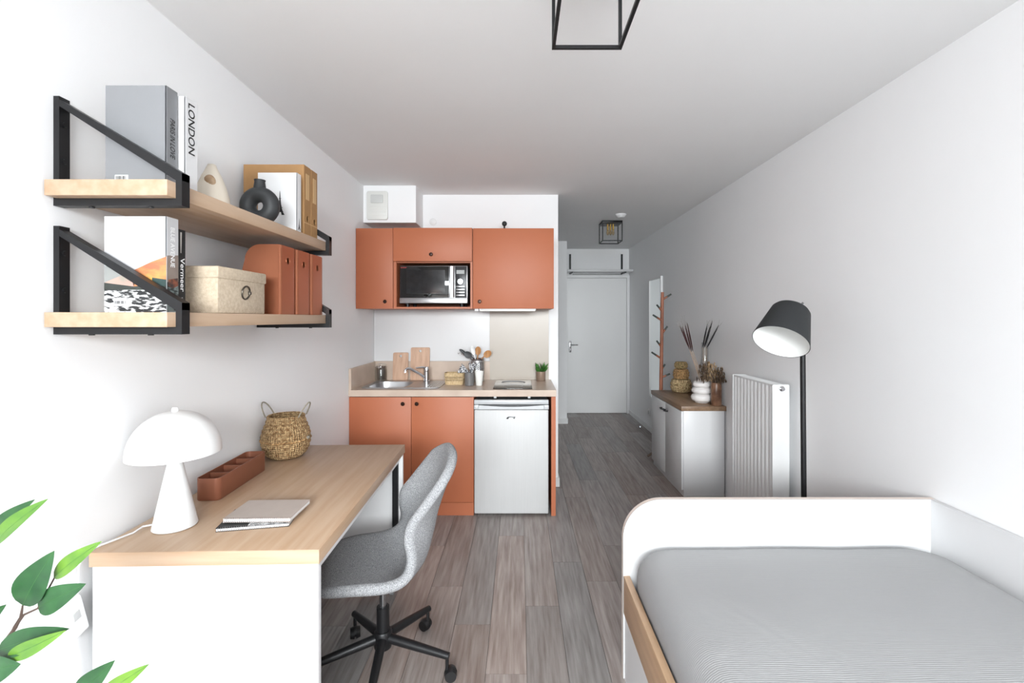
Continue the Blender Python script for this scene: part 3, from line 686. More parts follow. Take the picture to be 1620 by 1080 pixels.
# ================================================================ SIDEBOARD
sb = root('sideboard', (1.5, 4.18, 0), 'white two-door sideboard with oak top against the right wall', 'sideboard')
sx0, sy0, sy1 = 1.327, 3.757, 4.605
MB().box(sx0, XR - 0.013, sy0, sy1, 0.0, 0.695, 0.002).build('body', WHITE, sb)
MB().box(1.305, XR - 0.002, 3.747, 4.615, 0.6955, 0.733, 0.002).build('top', SIDETOP, sb)
ym = (sy0 + sy1) / 2
for ya, yb, hy in ((sy0 + 0.002, ym - 0.0025, ym - 0.05), (ym + 0.0025, sy1 - 0.002, ym + 0.05)):
    d = MB().box(sx0 - 0.018, sx0 - 0.0005, ya, yb, 0.055, 0.69, 0.0015).build('door', WHITE, sb)
    MB().tube([(sx0 - 0.019, hy - 0.035, 0.625), (sx0 - 0.04, hy - 0.03, 0.625), (sx0 - 0.042, hy, 0.622), (sx0 - 0.04, hy + 0.03, 0.625), (sx0 - 0.019, hy + 0.035, 0.625)], 0.006, 8).build('handle', BLACKM, d)
STZ = 0.7335
def on_side(px, py): y = (CAMH - STZ) * F / (py - PY); return XP(px, y), y
# white ringed vase
vx, vy = on_side(1110, 636.5)
vz = [(0, 0.0), (0.05, 0.001), (0.056, 0.008)]
for zc, rmx, hh in ((0.044, 0.086, 0.034), (0.104, 0.080, 0.028), (0.155, 0.072, 0.026)):
    for k in range(9):
        a = -math.pi / 2 + math.pi * k / 8
        vz.append((0.042 + (rmx - 0.042) * math.cos(a) ** 0.8 if k not in (0, 8) else 0.044, zc + hh * math.sin(a)))
vz += [(0.036, 0.186), (0.031, 0.205), (0.034, 0.212), (0.029, 0.212), (0.028, 0.19), (0, 0.18)]
tag(MB().lathe(vz, (vx, vy, STZ), 48, cap=False).build('ringed_vase', mat('white_vase', (240, 236, 234), 0.35), ang=60), 'white ceramic vase of stacked rings on the sideboard', 'vase')
# stacked wicker baskets
def woven(b, prof, c, rows, d=0.004, seg=72, M=None):
    """lathe with real weave relief; prof: list of (r, z) interpolated into rows"""
    P = []; n = rows * 4
    Ls = [0]
    for a, q in zip(prof, prof[1:]): Ls.append(Ls[-1] + math.hypot(q[0] - a[0], q[1] - a[1]))
    for k in range(n + 1):
        s_ = Ls[-1] * k / n; i = 0
        while i < len(prof) - 2 and Ls[i + 1] < s_: i += 1
        t = (s_ - Ls[i]) / (Ls[i + 1] - Ls[i] + 1e-9)
        P.append((prof[i][0] + (prof[i + 1][0] - prof[i][0]) * t, prof[i][1] + (prof[i + 1][1] - prof[i][1]) * t))
    def frr(k, i):
        row = k // 4; ph = math.sin(math.pi * (k % 4) / 4)
        return d * ph * (0.6 + 0.4 * math.sin(2 * math.pi * (i / 6.0 + 0.5 * row)))
    b.lathe(P, c, seg, M, frr, cap=False)
bx, by = on_side(1082, 619.5)
bx = min(bx, XR - 0.108)
z = STZ + 0.0005
for nm, prof, lab, mt in (('wicker_basket', [(0.0, 0), (0.078, 0.002), (0.096, 0.035), (0.094, 0.085), (0.082, 0.122), (0.0, 0.122)], 'large round wicker basket at the bottom of the stack on the sideboard', wicker_mat('olive_wicker', (222, 196, 150), (122, 92, 54), 14, 120.0)),
                          ('wicker_basket', [(0.0, 0), (0.062, 0.002), (0.072, 0.03), (0.07, 0.07), (0.058, 0.096), (0.0, 0.096)], 'brown wicker basket in the middle of the stack on the sideboard', WICKERD),
                          ('wicker_basket', [(0.0, 0), (0.052, 0.002), (0.06, 0.02), (0.058, 0.045), (0.046, 0.064), (0.0, 0.066)], 'smallest wicker basket on top of the stack on the sideboard', wicker_mat('greenish_wicker', (196, 164, 116), (96, 92, 58), 12, 100.0))):
    b = MB(); woven(b, prof, (bx, by, z), 8, 0.006)
    tag(b.build(nm, mt), lab, 'basket', 'stacked wicker baskets'); z += prof[-1][1] + 0.004
# brown vase with dried heads, tall glass bottle with reeds
dvx, dvy = 1.607, 3.797
bvm = mat('brown_vase', (96, 66, 50), 0.3, vscale=12, col2=(150, 112, 88))
tag(MB().lathe([(0, 0.0005), (0.038, 0.0005), (0.042, 0.006), (0.042, 0.165), (0.036, 0.185), (0.033, 0.185), (0.038, 0.16), (0.038, 0.01), (0, 0.008)], (dvx, dvy, STZ), 28, cap=False).build('dried_flower_vase', bvm), 'square-shouldered brown vase holding dried flower heads', 'vase')
rr = random.Random(11)
DRY = [mat('dried_tan', (176, 150, 118), 0.9, vscale=60, col2=(120, 92, 64)), mat('dried_dark', (110, 90, 70), 0.9, vscale=80, col2=(54, 40, 30))]
for k, (px, py, yy, L_, w_, mi, lab) in enumerate(((1112, 572, 3.80, 0.13, 0.055, 1, 'dark textured dried flower head above the ringed vase'), (1122, 570, 3.82, 0.15, 0.05, 0, 'tan dried flower head beside the glass bottle'), (1131, 573, 3.84, 0.13, 0.05, 0, 'pale drooping dried flower head between two darker ones'), (1140, 577, 3.76, 0.11, 0.07, 1, 'broad dark dried flower head next to the radiator'))):
    head = at(px, py + 14, yy); base = Vector((dvx - 0.012 + 0.008 * k, dvy, STZ + 0.02))
    o = root('dried_flower', base, lab, 'flower', 'dried flowers in the brown vase')
    MB().tube([base, Vector((dvx + (k - 1.5) * 0.009, dvy, STZ + 0.19)), head], 0.003, 6).build('stem', STEMM, o)
    b = MB()
    for j in range(70):
        dx, dy, dz = rr.gauss(0, w_ * 0.34), rr.gauss(0, 0.016), rr.uniform(-0.5, 0.5) * L_
        p = head + Vector((dx, dy, dz)); p.x = min(p.x, XR - 0.012)
        q = p + Vector((rr.uniform(-0.012, 0.012), rr.uniform(-0.01, 0.01), -rr.uniform(0.02, 0.05))); q.x = min(q.x, XR - 0.01)
        leaf_mesh(b, p, q, 0.012, (0.3, -1, 0.2), 0.2, 0.1, 3, 2)
    f_ = b.build('petals', DRY[mi], o, normals=False); f_['kind'] = 'stuff'
gx_, gy_ = 1.618, 4.06
gv = tag(MB().lathe([(0, 0.001), (0.036, 0.001), (0.04, 0.006), (0.04, 0.30), (0.031, 0.36), (0.029, 0.50), (0.027, 0.50), (0.028, 0.36), (0.037, 0.30), (0.037, 0.012), (0, 0.01)], (gx_, gy_, STZ), 28, cap=False).build('glass_bottle', pane_mat('bottle_glass', (0.96, 0.965, 0.965), 0.04, 0.35)), 'tall clear glass bottle vase behind the ringed vase', 'vase')
def reed(base, mid, tip, m, label, group):
    o = root('dried_reed', base, label, 'dried grass', group)
    MB().tube([base, base.lerp(mid, 0.6), mid], [0.0022, 0.002, 0.002], 6).build('stem', mat('straw', (196, 172, 148), 0.8), o)
    k = tip - mid
    pts = [mid + k * t for t in (0, 0.15, 0.5, 0.85, 1)]
    MB().tube(pts, [0.002, 0.0055, 0.0065, 0.004, 0.001], 7).build('seed_head', m, o)
    b = MB()
    for j in range(10):
        s_ = mid + k * random.uniform(0.55, 1.0); e_ = s_ + k.normalized() * random.uniform(0.04, 0.1) + Vector((random.uniform(-0.02, 0.02), random.uniform(-0.01, 0.01), 0))
        b.tube([s_, e_], 0.0004, 3)
    a_ = b.build('awns', mat('awn', (150, 142, 134), 0.9), o); a_['kind'] = 'stuff'
RED = mat('dark_red_reed', (70, 34, 34), 0.8, var=0.4, vscale=60); BLK = mat('black_reed', (44, 44, 48), 0.8, var=0.3, vscale=60)
for i, (mx, my_, tx_, ty_) in enumerate(((1090, 550, 1075.5, 515), (1091, 553, 1079, 516), (1094, 556, 1083.5, 512), (1096, 555, 1087, 510))):
    base = Vector((vx + (i - 1.5) * 0.008, vy, STZ + 0.185)); reed(base, at(mx, my_, vy), at(tx_, ty_, vy + 0.02), RED, 'dark red dried reed leaning out of the white ringed vase', 'reeds in the white vase')
for i, (mx, my_, tx_, ty_) in enumerate(((1114.5, 549, 1119, 513), (1117.5, 551, 1123, 517), (1119, 546, 1127, 507), (1127, 551, 1137, 514))):
    base = Vector((gx_ + (i - 1.5) * 0.006, gy_, STZ + 0.03)); neck = Vector((gx_ + (i - 1.5) * 0.010, gy_, STZ + 0.49))
    tip = at(tx_, ty_, gy_ - 0.30); tip.x = min(tip.x, XR - 0.02)
    md = at(mx, my_, gy_); md = Vector((gx_ + (i - 1.5) * 0.012, gy_, max(md.z, STZ + 0.45)))
    reed(base, md, tip, BLK, 'black dried reed standing in the glass bottle', 'reeds in the glass bottle')

# ================================================================ RADIATOR
ra = root('radiator', (1.58, 3.08, 0.14), 'white panel radiator with vertical flutes on the right wall', 'radiator')
rx0, rx1, ry0, ry1, rz0, rz1 = 1.53, 1.632, 2.81, 3.345, 0.15, 1.042
prof = []; nf = 11
for k in range(nf * 8 + 1):
    y_ = ry0 + 0.012 + (ry1 - ry0 - 0.024) * k / (nf * 8); s_ = math.sin(math.pi * (k % 8) / 8) if k % 8 else 0
    prof.append((y_, 0.012 * s_ ** 0.6))
b = MB(); b.loft([[Vector((rx0 + 0.013 - d_, y_, zz)) for y_, d_ in prof] for zz in (rz0 + 0.01, rz1 - 0.012)], False)
b.build('fluted_panel', WHITEM, ra, ang=50)
MB().box(rx0 + 0.012, rx1 - 0.005, ry0 + 0.012, ry1 - 0.002, rz0, rz1 - 0.014).build('core', WHITEM, ra, smooth=False)
MB().prism(rrect(rx0, rx1, rz0, rz1, 0.008, 3), XZ, ry0, ry0 + 0.013, 0.002).build('end_cover', WHITEM, ra)
MB().prism(rrect(rx0, rx1, rz0, rz1, 0.008, 3), XZ, ry1 - 0.013, ry1, 0.002).build('end_cover', WHITEM, ra)
b = MB()
for k in range(26):
    yy = ry0 + 0.02 + (ry1 - ry0 - 0.05) * k / 25; b.box(rx0 + 0.012, rx1 - 0.008, yy, yy + 0.008, rz1 - 0.013, rz1 - 0.004)
b.box(rx0 + 0.004, rx0 + 0.012, ry0 + 0.013, ry1 - 0.013, rz1 - 0.013, rz1 - 0.003).box(rx1 - 0.012, rx1 - 0.004, ry0 + 0.013, ry1 - 0.013, rz1 - 0.013, rz1 - 0.003)
b.build('top_grille', WHITEM, ra, smooth=False)
MB().lathe([(0.016, 0), (0.016, 0.008), (0.010, 0.012), (0.010, 0.022), (0, 0.023)], (XP(1236.5, ry0), ry0, ZP(614.5, ry0)), 20, Matrix.Rotation(R(90), 3, 'X')).build('bleed_valve', CHROME, ra)
for yy in (ry0 + 0.1, ry1 - 0.1):
    MB().box(rx1 - 0.006, XR - 0.0005, yy - 0.02, yy + 0.02, 0.3, 0.95).build('wall_bracket', WHITEM, ra, smooth=False)

# ================================================================ FLOOR LAMP
fl = root('floor_lamp', (1.408, 2.32, 0), 'black floor lamp with tilted charcoal drum shade behind the bed', 'floor lamp')
lx, ly = XP(1273, 2.32), 2.32
MB().lathe([(0, 0.0005), (0.13, 0.0005), (0.132, 0.006), (0.128, 0.016), (0.02, 0.022), (0, 0.023)], (lx, ly, 0), 40, cap=False).build('base', BLACKM, fl)
ptop = at(1269.5, 500, 2.32)
MB().tube([(lx, ly, 0.02), Vector((lx, ly, 0.02)).lerp(ptop, 0.5), ptop], 0.0125, 12).build('pole', BLACKM, fl)
tc_, oc_ = at(1252, 490, 2.225), at(1234.5, 541, 2.15)
ax_ = (oc_ - tc_); LN = ax_.length; q = ax_.to_track_quat('Z', 'Y').to_matrix()
DSH = mat('charcoal_shade', (34, 36, 38), 0.7, var=0.03, bump=0.1, bscale=300)
MB().lathe([(0.0, 0.0), (0.066, 0.0), (0.077, 0.004), (0.085, 0.016), (0.1215, LN), (0.1195, LN), (0.1195, LN)], tc_, 48, q, cap=False).build('shade', DSH, fl, ang=50)
MB().lathe([(0.0, 0.004), (0.074, 0.006), (0.083, 0.018), (0.119, LN - 0.0005)], tc_, 48, q, cap=False).build('shade_lining', mat('white_lining', (240, 240, 238), 0.6), fl, ang=50)
MB().cyl(tc_ + ax_ * 0.02, tc_ + ax_ * 0.28, 0.018).build('socket', DGREY, fl)
MB().sphere(tc_ + ax_ * 0.42, 0.028).build('bulb', mat('white_bulb', (244, 244, 240), 0.3), fl)
kn = at(1262.5, 487, 2.26)
MB().tube([kn + Vector((0.02, 0.03, -0.03)), kn, at(1271, 478.5, 2.25)], [0.006, 0.006, 0.005], 8).tube([ptop, kn + Vector((0.012, 0.02, -0.02))], 0.009, 8).build('tilt_arm', mat('grey_metal', (120, 120, 122), 0.35, metal=0.8), fl)

# ================================================================ BED
bd = root('bed', (1.04, 0.85, 0), 'white single bed frame with oak side rail and rounded footboard', 'bed')
bx0, by0, by1, bz = 0.415, -0.28, 1.86, 0.716
out = [(bx0, 0.0), (XR - 0.002, 0.0), (XR - 0.002, bz)] + [(bx0 + 0.155 + 0.155 * math.cos(R(a)), bz - 0.155 + 0.155 * math.sin(R(a))) for a in range(90, 181, 6)]
MB().prism(out, XZ, by1, by1 + 0.024, 0.0015).build('footboard', WHITE, bd, ang=25)
MB().prism(out, XZ, by0 - 0.024, by0, 0.0015).build('headboard', WHITE, bd, ang=25)
# thin edge band on the rounded foot
ed = [(bx0 - 0.0012, 0.0)] + [(bx0 + 0.155 + 0.1562 * math.cos(R(a)), bz - 0.155 + 0.1562 * math.sin(R(a))) for a in range(180, 89, -6)] + [(XR - 0.004, bz + 0.0012)]
b = MB(); b.loft([[Vector((u, by1 + 0.002, v)), Vector((u, by1 + 0.022, v))] for u, v in ed], False); b.build('edge_band', mat('edge_band', (228, 214, 204), 0.5), bd)
MB().box(XR - 0.024, XR - 0.002, by0, by1, 0, bz, 0.0015).build('wall_panel', WHITE, bd)
MB().box(bx0 + 0.001, bx0 + 0.026, by0, by1, 0.262, 0.412, 0.0015).build('side_rail', mat('oak_rail', (206, 172, 138), 0.45, vscale=2.2, stretch=(14, 1, 14), col2=(190, 154, 120)), bd)
MB().box(bx0 + 0.006, bx0 + 0.026, by0, by1, 0.0, 0.2615).build('side_panel', WHITE, bd, smooth=False)
MB().box(bx0 + 0.03, XR - 0.026, by0, by1, 0.24, 0.26).build('slat_base', BEECH, bd, smooth=False)
# sheet material: pale grey with fine cross ribs
m = bpy.data.materials.new('ribbed_sheet'); m.use_nodes = True; nt = m.node_tree; Nn = nt.nodes; Ll = nt.links; bb = Nn['Principled BSDF']
bb.inputs['Base Color'].default_value = rgb((160, 160, 161)); bb.inputs['Roughness'].default_value = 0.9
tc = Nn.new('ShaderNodeTexCoord'); wv = Nn.new('ShaderNodeTexWave'); wv.bands_direction = 'Y'; wv.inputs['Scale'].default_value = 48; wv.inputs['Distortion'].default_value = 3.0; wv.inputs['Detail'].default_value = 2; wv.inputs['Detail Scale'].default_value = 0.6
mpp = Nn.new('ShaderNodeMapping'); mpp.inputs['Scale'].default_value = (0.35, 1, 1); Ll.new(tc.outputs['Object'], mpp.inputs['Vector']); Ll.new(mpp.outputs[0], wv.inputs['Vector'])
nz = Nn.new('ShaderNodeTexNoise'); nz.inputs['Scale'].default_value = 220; Ll.new(tc.outputs['Object'], nz.inputs['Vector'])
ad = Nn.new('ShaderNodeMath'); ad.operation = 'MULTIPLY_ADD'; ad.inputs[1].default_value = 0.35; Ll.new(nz.outputs['Fac'], ad.inputs[0]); Ll.new(wv.outputs['Fac'], ad.inputs[2])
bp = Nn.new('ShaderNodeBump'); bp.inputs['Strength'].default_value = 0.22; bp.inputs['Distance'].default_value = 0.002; Ll.new(ad.outputs[0], bp.inputs['Height']); Ll.new(bp.outputs[0], bb.inputs['Normal'])
SHEET = m; MATS['ribbed_sheet'] = m
mx0_, mx1_, my0_, my1_, mz0_, mz1_ = bx0 + 0.032, XR - 0.028, by0 + 0.004, by1 - 0.004, 0.262, 0.556
loops = []
for t in range(13):
    a = t / 12.0
    if a < 0.5: ins = 0.03 * (1 - math.sin(math.pi * a)); z_ = mz0_ + (mz1_ - mz0_) * (a / 0.5) * 0.62
    else:
        th = (a - 0.5) / 0.5 * math.pi / 2; ins = 0.075 * (1 - math.cos(th)) ; z_ = mz0_ + (mz1_ - mz0_) * (0.62 + 0.38 * math.sin(th))
    loops.append((ins, z_))
b = MB(); nper = 40
def mloop(ins, z_, e=18.0):
    pts = []
    x0, x1, y0, y1 = mx0_ + ins, mx1_ - ins, my0_ + ins, my1_ - ins
    for u, v in rrect(x0, x1, y0, y1, 0.10, 8):
        pts.append((u, v))
    return pts
def dens(pts, n=220):
    Ls = [0]; P = pts + [pts[0]]
    for a, q_ in zip(P, P[1:]): Ls.append(Ls[-1] + math.hypot(q_[0] - a[0], q_[1] - a[1]))
    res = []; i = 0
    for k in range(n):
        s_ = Ls[-1] * k / n
        while Ls[i + 1] < s_: i += 1
        t = (s_ - Ls[i]) / (Ls[i + 1] - Ls[i] + 1e-9); res.append((P[i][0] + (P[i + 1][0] - P[i][0]) * t, P[i][1] + (P[i + 1][1] - P[i][1]) * t))
    return res
mc_x, mc_y = (mx0_ + mx1_) / 2, (my0_ + my1_) / 2
L3 = []
for ins, z_ in loops:
    L3.append([Vector((u, v, z_)) for u, v in dens(mloop(ins, z_))])
last = dens(mloop(loops[-1][0], 0))
for s_ in (0.96, 0.9, 0.8, 0.7, 0.6, 0.45, 0.3, 0.15, 0.02):
    L3.append([Vector((mc_x + (u - mc_x) * s_, mc_y + (v - mc_y) * s_, mz1_)) for u, v in last])
for lp in L3:
    for p in lp:
        if p.z > 0.45:
            kx = (p.z - 0.45) / 0.1
            p.z += kx * (0.009 * mnoise.noise(Vector((p.x * 2.2, p.y * 2.2, 3))) + 0.0025 * mnoise.noise(Vector((p.x * 6, p.y * 14, 1))) - 0.004)
b.loft(L3, True, True, True)
mt = b.build('mattress', SHEET, ang=80)
tag(mt, 'mattress in a pale grey finely ribbed fitted sheet on the bed', 'mattress')

# ================================================================ WALL SHELVES
def wall_shelf(z0, z1, label):
    o = root('wall_shelf', (-1.1, 1.7, z0), label, 'shelf', 'oak wall shelves')
    MB().box(XL + 0.006, -0.922, 1.215, 2.225, z0, z1, 0.0015).build('plank', OAK, o)
    zt = z1 + 0.232; zl = z0 - 0.020
    for yb_ in (1.245, 2.208):
        ya_ = yb_; yc = yb_ + 0.03
        br = root_part = MB()
        s_ = 0.016
        br.box(XL + 0.0005, XL + s_, ya_, yc, zl, zt).box(XL + s_, -0.905, ya_, yc, zl, zl + 0.0195).box(-0.9215, -0.905, ya_, yc, zl + 0.0195, z1 + 0.026)
        # diagonal
        pts = [(XL + 0.0005, zt), (XL + 0.0005, zt - 0.022), (XL + 0.014, zt - 0.026), (-0.9215, z1 + 0.006), (-0.905, z1 + 0.006), (-0.905, z1 + 0.026)]
        br.prism(pts, XZ, ya_ + 0.0003, yc - 0.0003)
        bo = br.build('bracket', BLACKM, o, smooth=False)
        for zz in (z1 + 0.06, z1 + 0.16):
            MB().cyl((XL + s_, yb_ + 0.015, zz), (XL + s_ + 0.004, yb_ + 0.015, zz), 0.007, seg=12).build('screw', BLACKM, bo)
        for xx in (-1.16, -1.0):
            MB().cyl((xx, yb_ + 0.015, zl - 0.003), (xx, yb_ + 0.015, zl), 0.007, seg=12).build('screw', BLACKM, bo)
    return o
U0, U1, W0, W1 = 1.763, 1.805, 1.418, 1.457
wall_shelf(U0, U1, 'upper oak wall shelf on black triangular brackets')
wall_shelf(W0, W1, 'lower oak wall shelf on black triangular brackets')

def book(x0, x1, y0, y1, z0, z1, label, cover, spine):
    """stands on the shelf: front cover faces the window, spine faces the room"""
    o = root('book', ((x0 + x1) / 2, (y0 + y1) / 2, z0), label, 'book')
    z0 += 0.0005
    MB().box(x0 + 0.003, x1 - 0.004, y0 + 0.003, y1 - 0.003, z0 + 0.002, z1 - 0.003).build('pages', PAPER, o, smooth=False)
    MB().box(x0, x1, y0, y0 + 0.0028, z0, z1).box(x0, x1, y1 - 0.0028, y1, z0, z1).build('cover', cover, o, smooth=False)
    MB().box(x1 - 0.0035, x1 + 0.0005, y0, y1, z0, z1, 0.0006).build('spine', spine, o, smooth=False)
    return o
def barcode(o, x0, x1, z0, z1, y):
    lb = MB().box(x0, x1, y - 0.0006, y, z0, z1).build('barcode_label', PAPER, o, smooth=False)
    b = MB(); x = x0 + 0.003
    rr = random.Random(5)
    while x < x1 - 0.004:
        wd = rr.choice((0.0006, 0.001, 0.0016)); b.box(x, x + wd, y - 0.0009, y - 0.0006, z0 + 0.006, z1 - 0.003); x += wd + rr.choice((0.0008, 0.0014))
    b.build('barcode', INK, lb, smooth=False)
# upper shelf
yb0 = 1.29
o = book(XP(167, yb0), XP(263, yb0), yb0, 1.332, U1, ZP(135, yb0), 'grey hardback book with dark lettering on its spine on the upper shelf', GREYB, GREYS)
xs_ = XP(263, yb0) + 0.0005
text('PARIS IN LOVE', (xs_, 1.303, ZP(188, 1.31)), (0, 0, -1), (0, 1, 0), 0.112, 0.019, INK, o, shear=0.2, bold=0.015)
barcode(o, XP(182, yb0), XP(203, yb0), U1 + 0.004, U1 + 0.034, yb0)
yl = 1.338
o = book(-1.13, XP(293, yl), yl, 1.388, U1, ZP(152, yl), 'white hardback book with large LONDON lettering on its spine', PAPER, PAPER)
text('LONDON', (XP(293, yl) + 0.0006, 1.349, ZP(165, 1.36)), (0, 0, -1), (0, 1, 0), 0.147, 0.027, INK, o, bold=0.012)
# cream ornament
cxo, cyo = -1.06, 1.60
co = root('cream_ornament', (cxo, cyo, U1), 'cream teardrop ceramic ornament with a brown patch beside the white book', 'ornament')
CRM = mat('cream_ceramic', (228, 218, 202), 0.5, var=0.03)
MB().lathe([(0, 0.0005), (0.045, 0.0005), (0.055, 0.02), (0.053, 0.05), (0.043, 0.09), (0.03, 0.125), (0.018, 0.15), (0.012, 0.165), (0, 0.168)], (cxo, cyo, U1), 36, cap=False).build('body', CRM, co, ang=80)
dd_ = Vector((-cxo, -cyo, 0)).normalized()
MB().sphere(Vector((cxo, cyo, U1 + 0.095)) + dd_ * 0.033 + Vector((-0.008, 0, 0)), 0.024, (0.9, 0.55, 1.15)).build('patch', mat('brown_glaze', (150, 116, 84), 0.6, vscale=25, col2=(196, 170, 140)), co)
# donut vase
dvx_, dvy_ = XP(411, 1.83), 1.83
DV = mat('black_ceramic', (44, 46, 48), 0.55, var=0.06, vscale=20, bump=0.06, bscale=150)
dv = root('donut_vase', (dvx_, dvy_, U1), 'matt black ring-shaped vase in front of the white book', 'vase')
b = MB(); Rm, rm = 0.0465, 0.0300; zc = U1 + Rm + rm + 0.0006
Mr = Matrix.Rotation(R(0), 3, 'Z')
rings = []
for i in range(40):
    a = 2 * math.pi * i / 40; ring = []
    for k in range(18):
        t = 2 * math.pi * k / 18; rr_ = Rm + rm * math.cos(t)
        ring.append(Vector((dvx_, dvy_, zc)) + Mr @ Vector((rr_ * math.cos(a), rm * 1.05 * math.sin(t), rr_ * math.sin(a))))
    rings.append(ring)
rings.append(rings[0]); b.loft(rings, True, False, False).build('ring', DV, dv, ang=80)
MB().lathe([(0.024, 0), (0.021, 0.02), (0.019, 0.034), (0.021, 0.041), (0.017, 0.041), (0.015, 0.02), (0, 0.018)], (dvx_, dvy_, zc + Rm + rm - 0.014), 24, cap=False).build('neck', DV, dv)
# white book with tower print
y_ = 2.0
o = book(XP(408, y_), XP(470, y_), y_, 2.035, U1, ZP(273, y_), 'white book with a small black tower print behind the ring vase', PAPER, PAPER)
def tower(o, cx, z0, h, wd, fn, name='tower_print'):
    b = MB()
    prof = [(0, 0.5), (0.12, 0.34), (0.25, 0.22), (0.45, 0.12), (0.7, 0.06), (0.92, 0.035), (1.0, 0.012)]
    L_ = [fn(cx - wd * q_, z0 + h * t) for t, q_ in prof]; Rr = [fn(cx + wd * q_, z0 + h * t) for t, q_ in prof]
    for i in range(len(prof) - 1):
        if i == 0:
            m_ = 0.18
            b.poly([L_[0], fn(cx - wd * m_, z0), fn(cx - wd * 0.12, z0 + h * 0.12), L_[1]]); b.poly([fn(cx + wd * m_, z0), Rr[0], Rr[1], fn(cx + wd * 0.12, z0 + h * 0.12)])
        else: b.poly([L_[i], Rr[i], Rr[i + 1], L_[i + 1]])
    for t in (0.14, 0.3, 0.68):
        w_ = wd * (0.42 - 0.42 * t); b.poly([fn(cx - w_, z0 + h * t), fn(cx + w_, z0 + h * t), fn(cx + w_, z0 + h * (t + 0.02)), fn(cx - w_, z0 + h * (t + 0.02))])
    b.build(name, INK, o, smooth=False)
tower(o, XP(443, y_), ZP(340, y_), ZP(302, y_) - ZP(340, y_), 0.04, lambda u, v: Vector((u, y_ - 0.0008, v)))
tower(o, 2.018, U1 + 0.02, 0.05, 0.02, lambda u, v: Vector((XP(470, y_) + 0.0012, u, v)))
# kraft magazine files
def mag_file(x0, x1, y0, y1, z0, z1, label, m, lm, name, group, hole_z, label_win=True, curve=False):
    o = root(name, ((x0 + x1) / 2, (y0 + y1) / 2, z0), label, 'file box', group)
    z0 += 0.0005; t = 0.003; h = z1 - z0
    if curve:
        top = [(x1 - 0.004, h)] + [(x1 - 0.075 - 0.06 * math.sin(R(a)), h - 0.06 * (1 - math.cos(R(a)))) for a in range(0, 91, 10)] + [(x1 - 0.145, h - 0.10), (x1 - 0.165, h * 0.5), (x1 - 0.20, h * 0.42), (x0, h * 0.40)]
        side = [(x0, 0.0), (x1 - 0.004, 0.0)] + top
        side = [(u, z0 + v) for u, v in side]
    else:
        side = [(x0, z0), (x1 - 0.003, z0), (x1 - 0.003, z1), (x0, z1)]
    for ya in (y0, y1 - t): MB().prism(side, XZ, ya, ya + t).build('side_panel', m, o, ang=25)
    # spine with rounded corners, a finger hole as a real recess
    rad = 0.02 if curve else 0.004
    n = 6; pr = []
    for k in range(n + 1):
        a = R(-90 + 90 * k / n); pr.append((x1 - rad + rad * math.cos(a), y0 + rad + rad * math.sin(a)))
    for k in range(n + 1):
        a = R(90 * k / n); pr.append((x1 - rad + rad * math.cos(a), y1 - rad + rad * math.sin(a)))
    inn = [(x1 - t - max(rad - t, 0.001) * (1 - math.cos(R(-90 + 180 * k / (2 * n + 1)))) * 1.0, 0) for k in range(2 * n + 2)]
    b = MB(); ym_ = (y0 + y1) / 2
    n1 = n + 1
    lo_, hi_ = pr[:n1], pr[n1:]                                # rounded corners, then the flat plate with its hole
    b.prism(lo_ + [(x1 - t, y0 + rad)] + [(x1 - rad, y0 + t)] if rad > t else lo_ + [(x1 - t, y0 + rad)], XY, z0, z1)
    b.prism([(x1 - t, y1 - rad)] + hi_ + ([(x1 - rad, y1 - t)] if rad > t else []), XY, z0, z1)
    HR = 0.0135; ya, yb = y0 + rad, y1 - rad
    crn = [math.atan2(q_[1] - hole_z, q_[0] - ym_) % (2 * math.pi) for q_ in ((ya, z0), (yb, z0), (yb, z1), (ya, z1))]
    angs = sorted([2 * math.pi * k / 28 for k in range(28)] + crn)
    def edge(a):
        c_, s_ = math.cos(a), math.sin(a); ts = []
        if c_ > 1e-9: ts.append((yb - ym_) / c_)
        if c_ < -1e-9: ts.append((ya - ym_) / c_)
        if s_ > 1e-9: ts.append((z1 - hole_z) / s_)
        if s_ < -1e-9: ts.append((z0 - hole_z) / s_)
        return (ym_ + c_ * min(ts), hole_z + s_ * min(ts))
    OU = [edge(a) for a in angs]; IH = [(ym_ + HR * math.cos(a), hole_z + HR * math.sin(a)) for a in angs]
    pl_ = lambda L_, x_: [Vector((x_, u, v)) for u, v in L_]
    b.loft([pl_(IH, x1), pl_(OU, x1), pl_(OU, x1 - t), pl_(IH, x1 - t), pl_(IH, x1)], True, False, False)
    sp = b.build('spine', m, o, ang=35)
    if x0 > -99: MB().box(x0, x1 - 0.006, y0 + t, y1 - t, z0, z0 + t).build('bottom', m, o, smooth=False)
    MB().tube([(x1 + 0.0006, ym_ + 0.0145 * math.cos(2 * math.pi * k / 24), hole_z + 0.0145 * math.sin(2 * math.pi * k / 24)) for k in range(24)], 0.0014, 6, True).build('hole_rim', m, sp)
    if label_win:
        MB().box(x1 - 0.0004, x1 + 0.0012, y0 + 0.018, y1 - 0.018, z1 - 0.15, z1 - 0.035).build('label_pocket', lm, sp, smooth=False)
        MB().box(x1 - 0.0004, x1 + 0.0008, y0 + 0.003, y1 - 0.003, z0 + 0.062, z0 + 0.065).build('fold_line', KRAFTL, sp, smooth=False)
    else:
        pass
    return o
mag_file(-1.225, -0.957, 2.062, 2.130, U1, ZP(260, 2.062), 'kraft cardboard magazine file right behind the white tower book', KRAFT, KRAFTL, 'magazine_file', 'kraft magazine files', ZP(347, 2.1))
mag_file(-1.225, -0.957, 2.133, 2.200, U1, ZP(260, 2.062), 'kraft cardboard magazine file by the far end of the upper shelf', KRAFT, KRAFTL, 'magazine_file', 'kraft magazine files', ZP(347, 2.1))
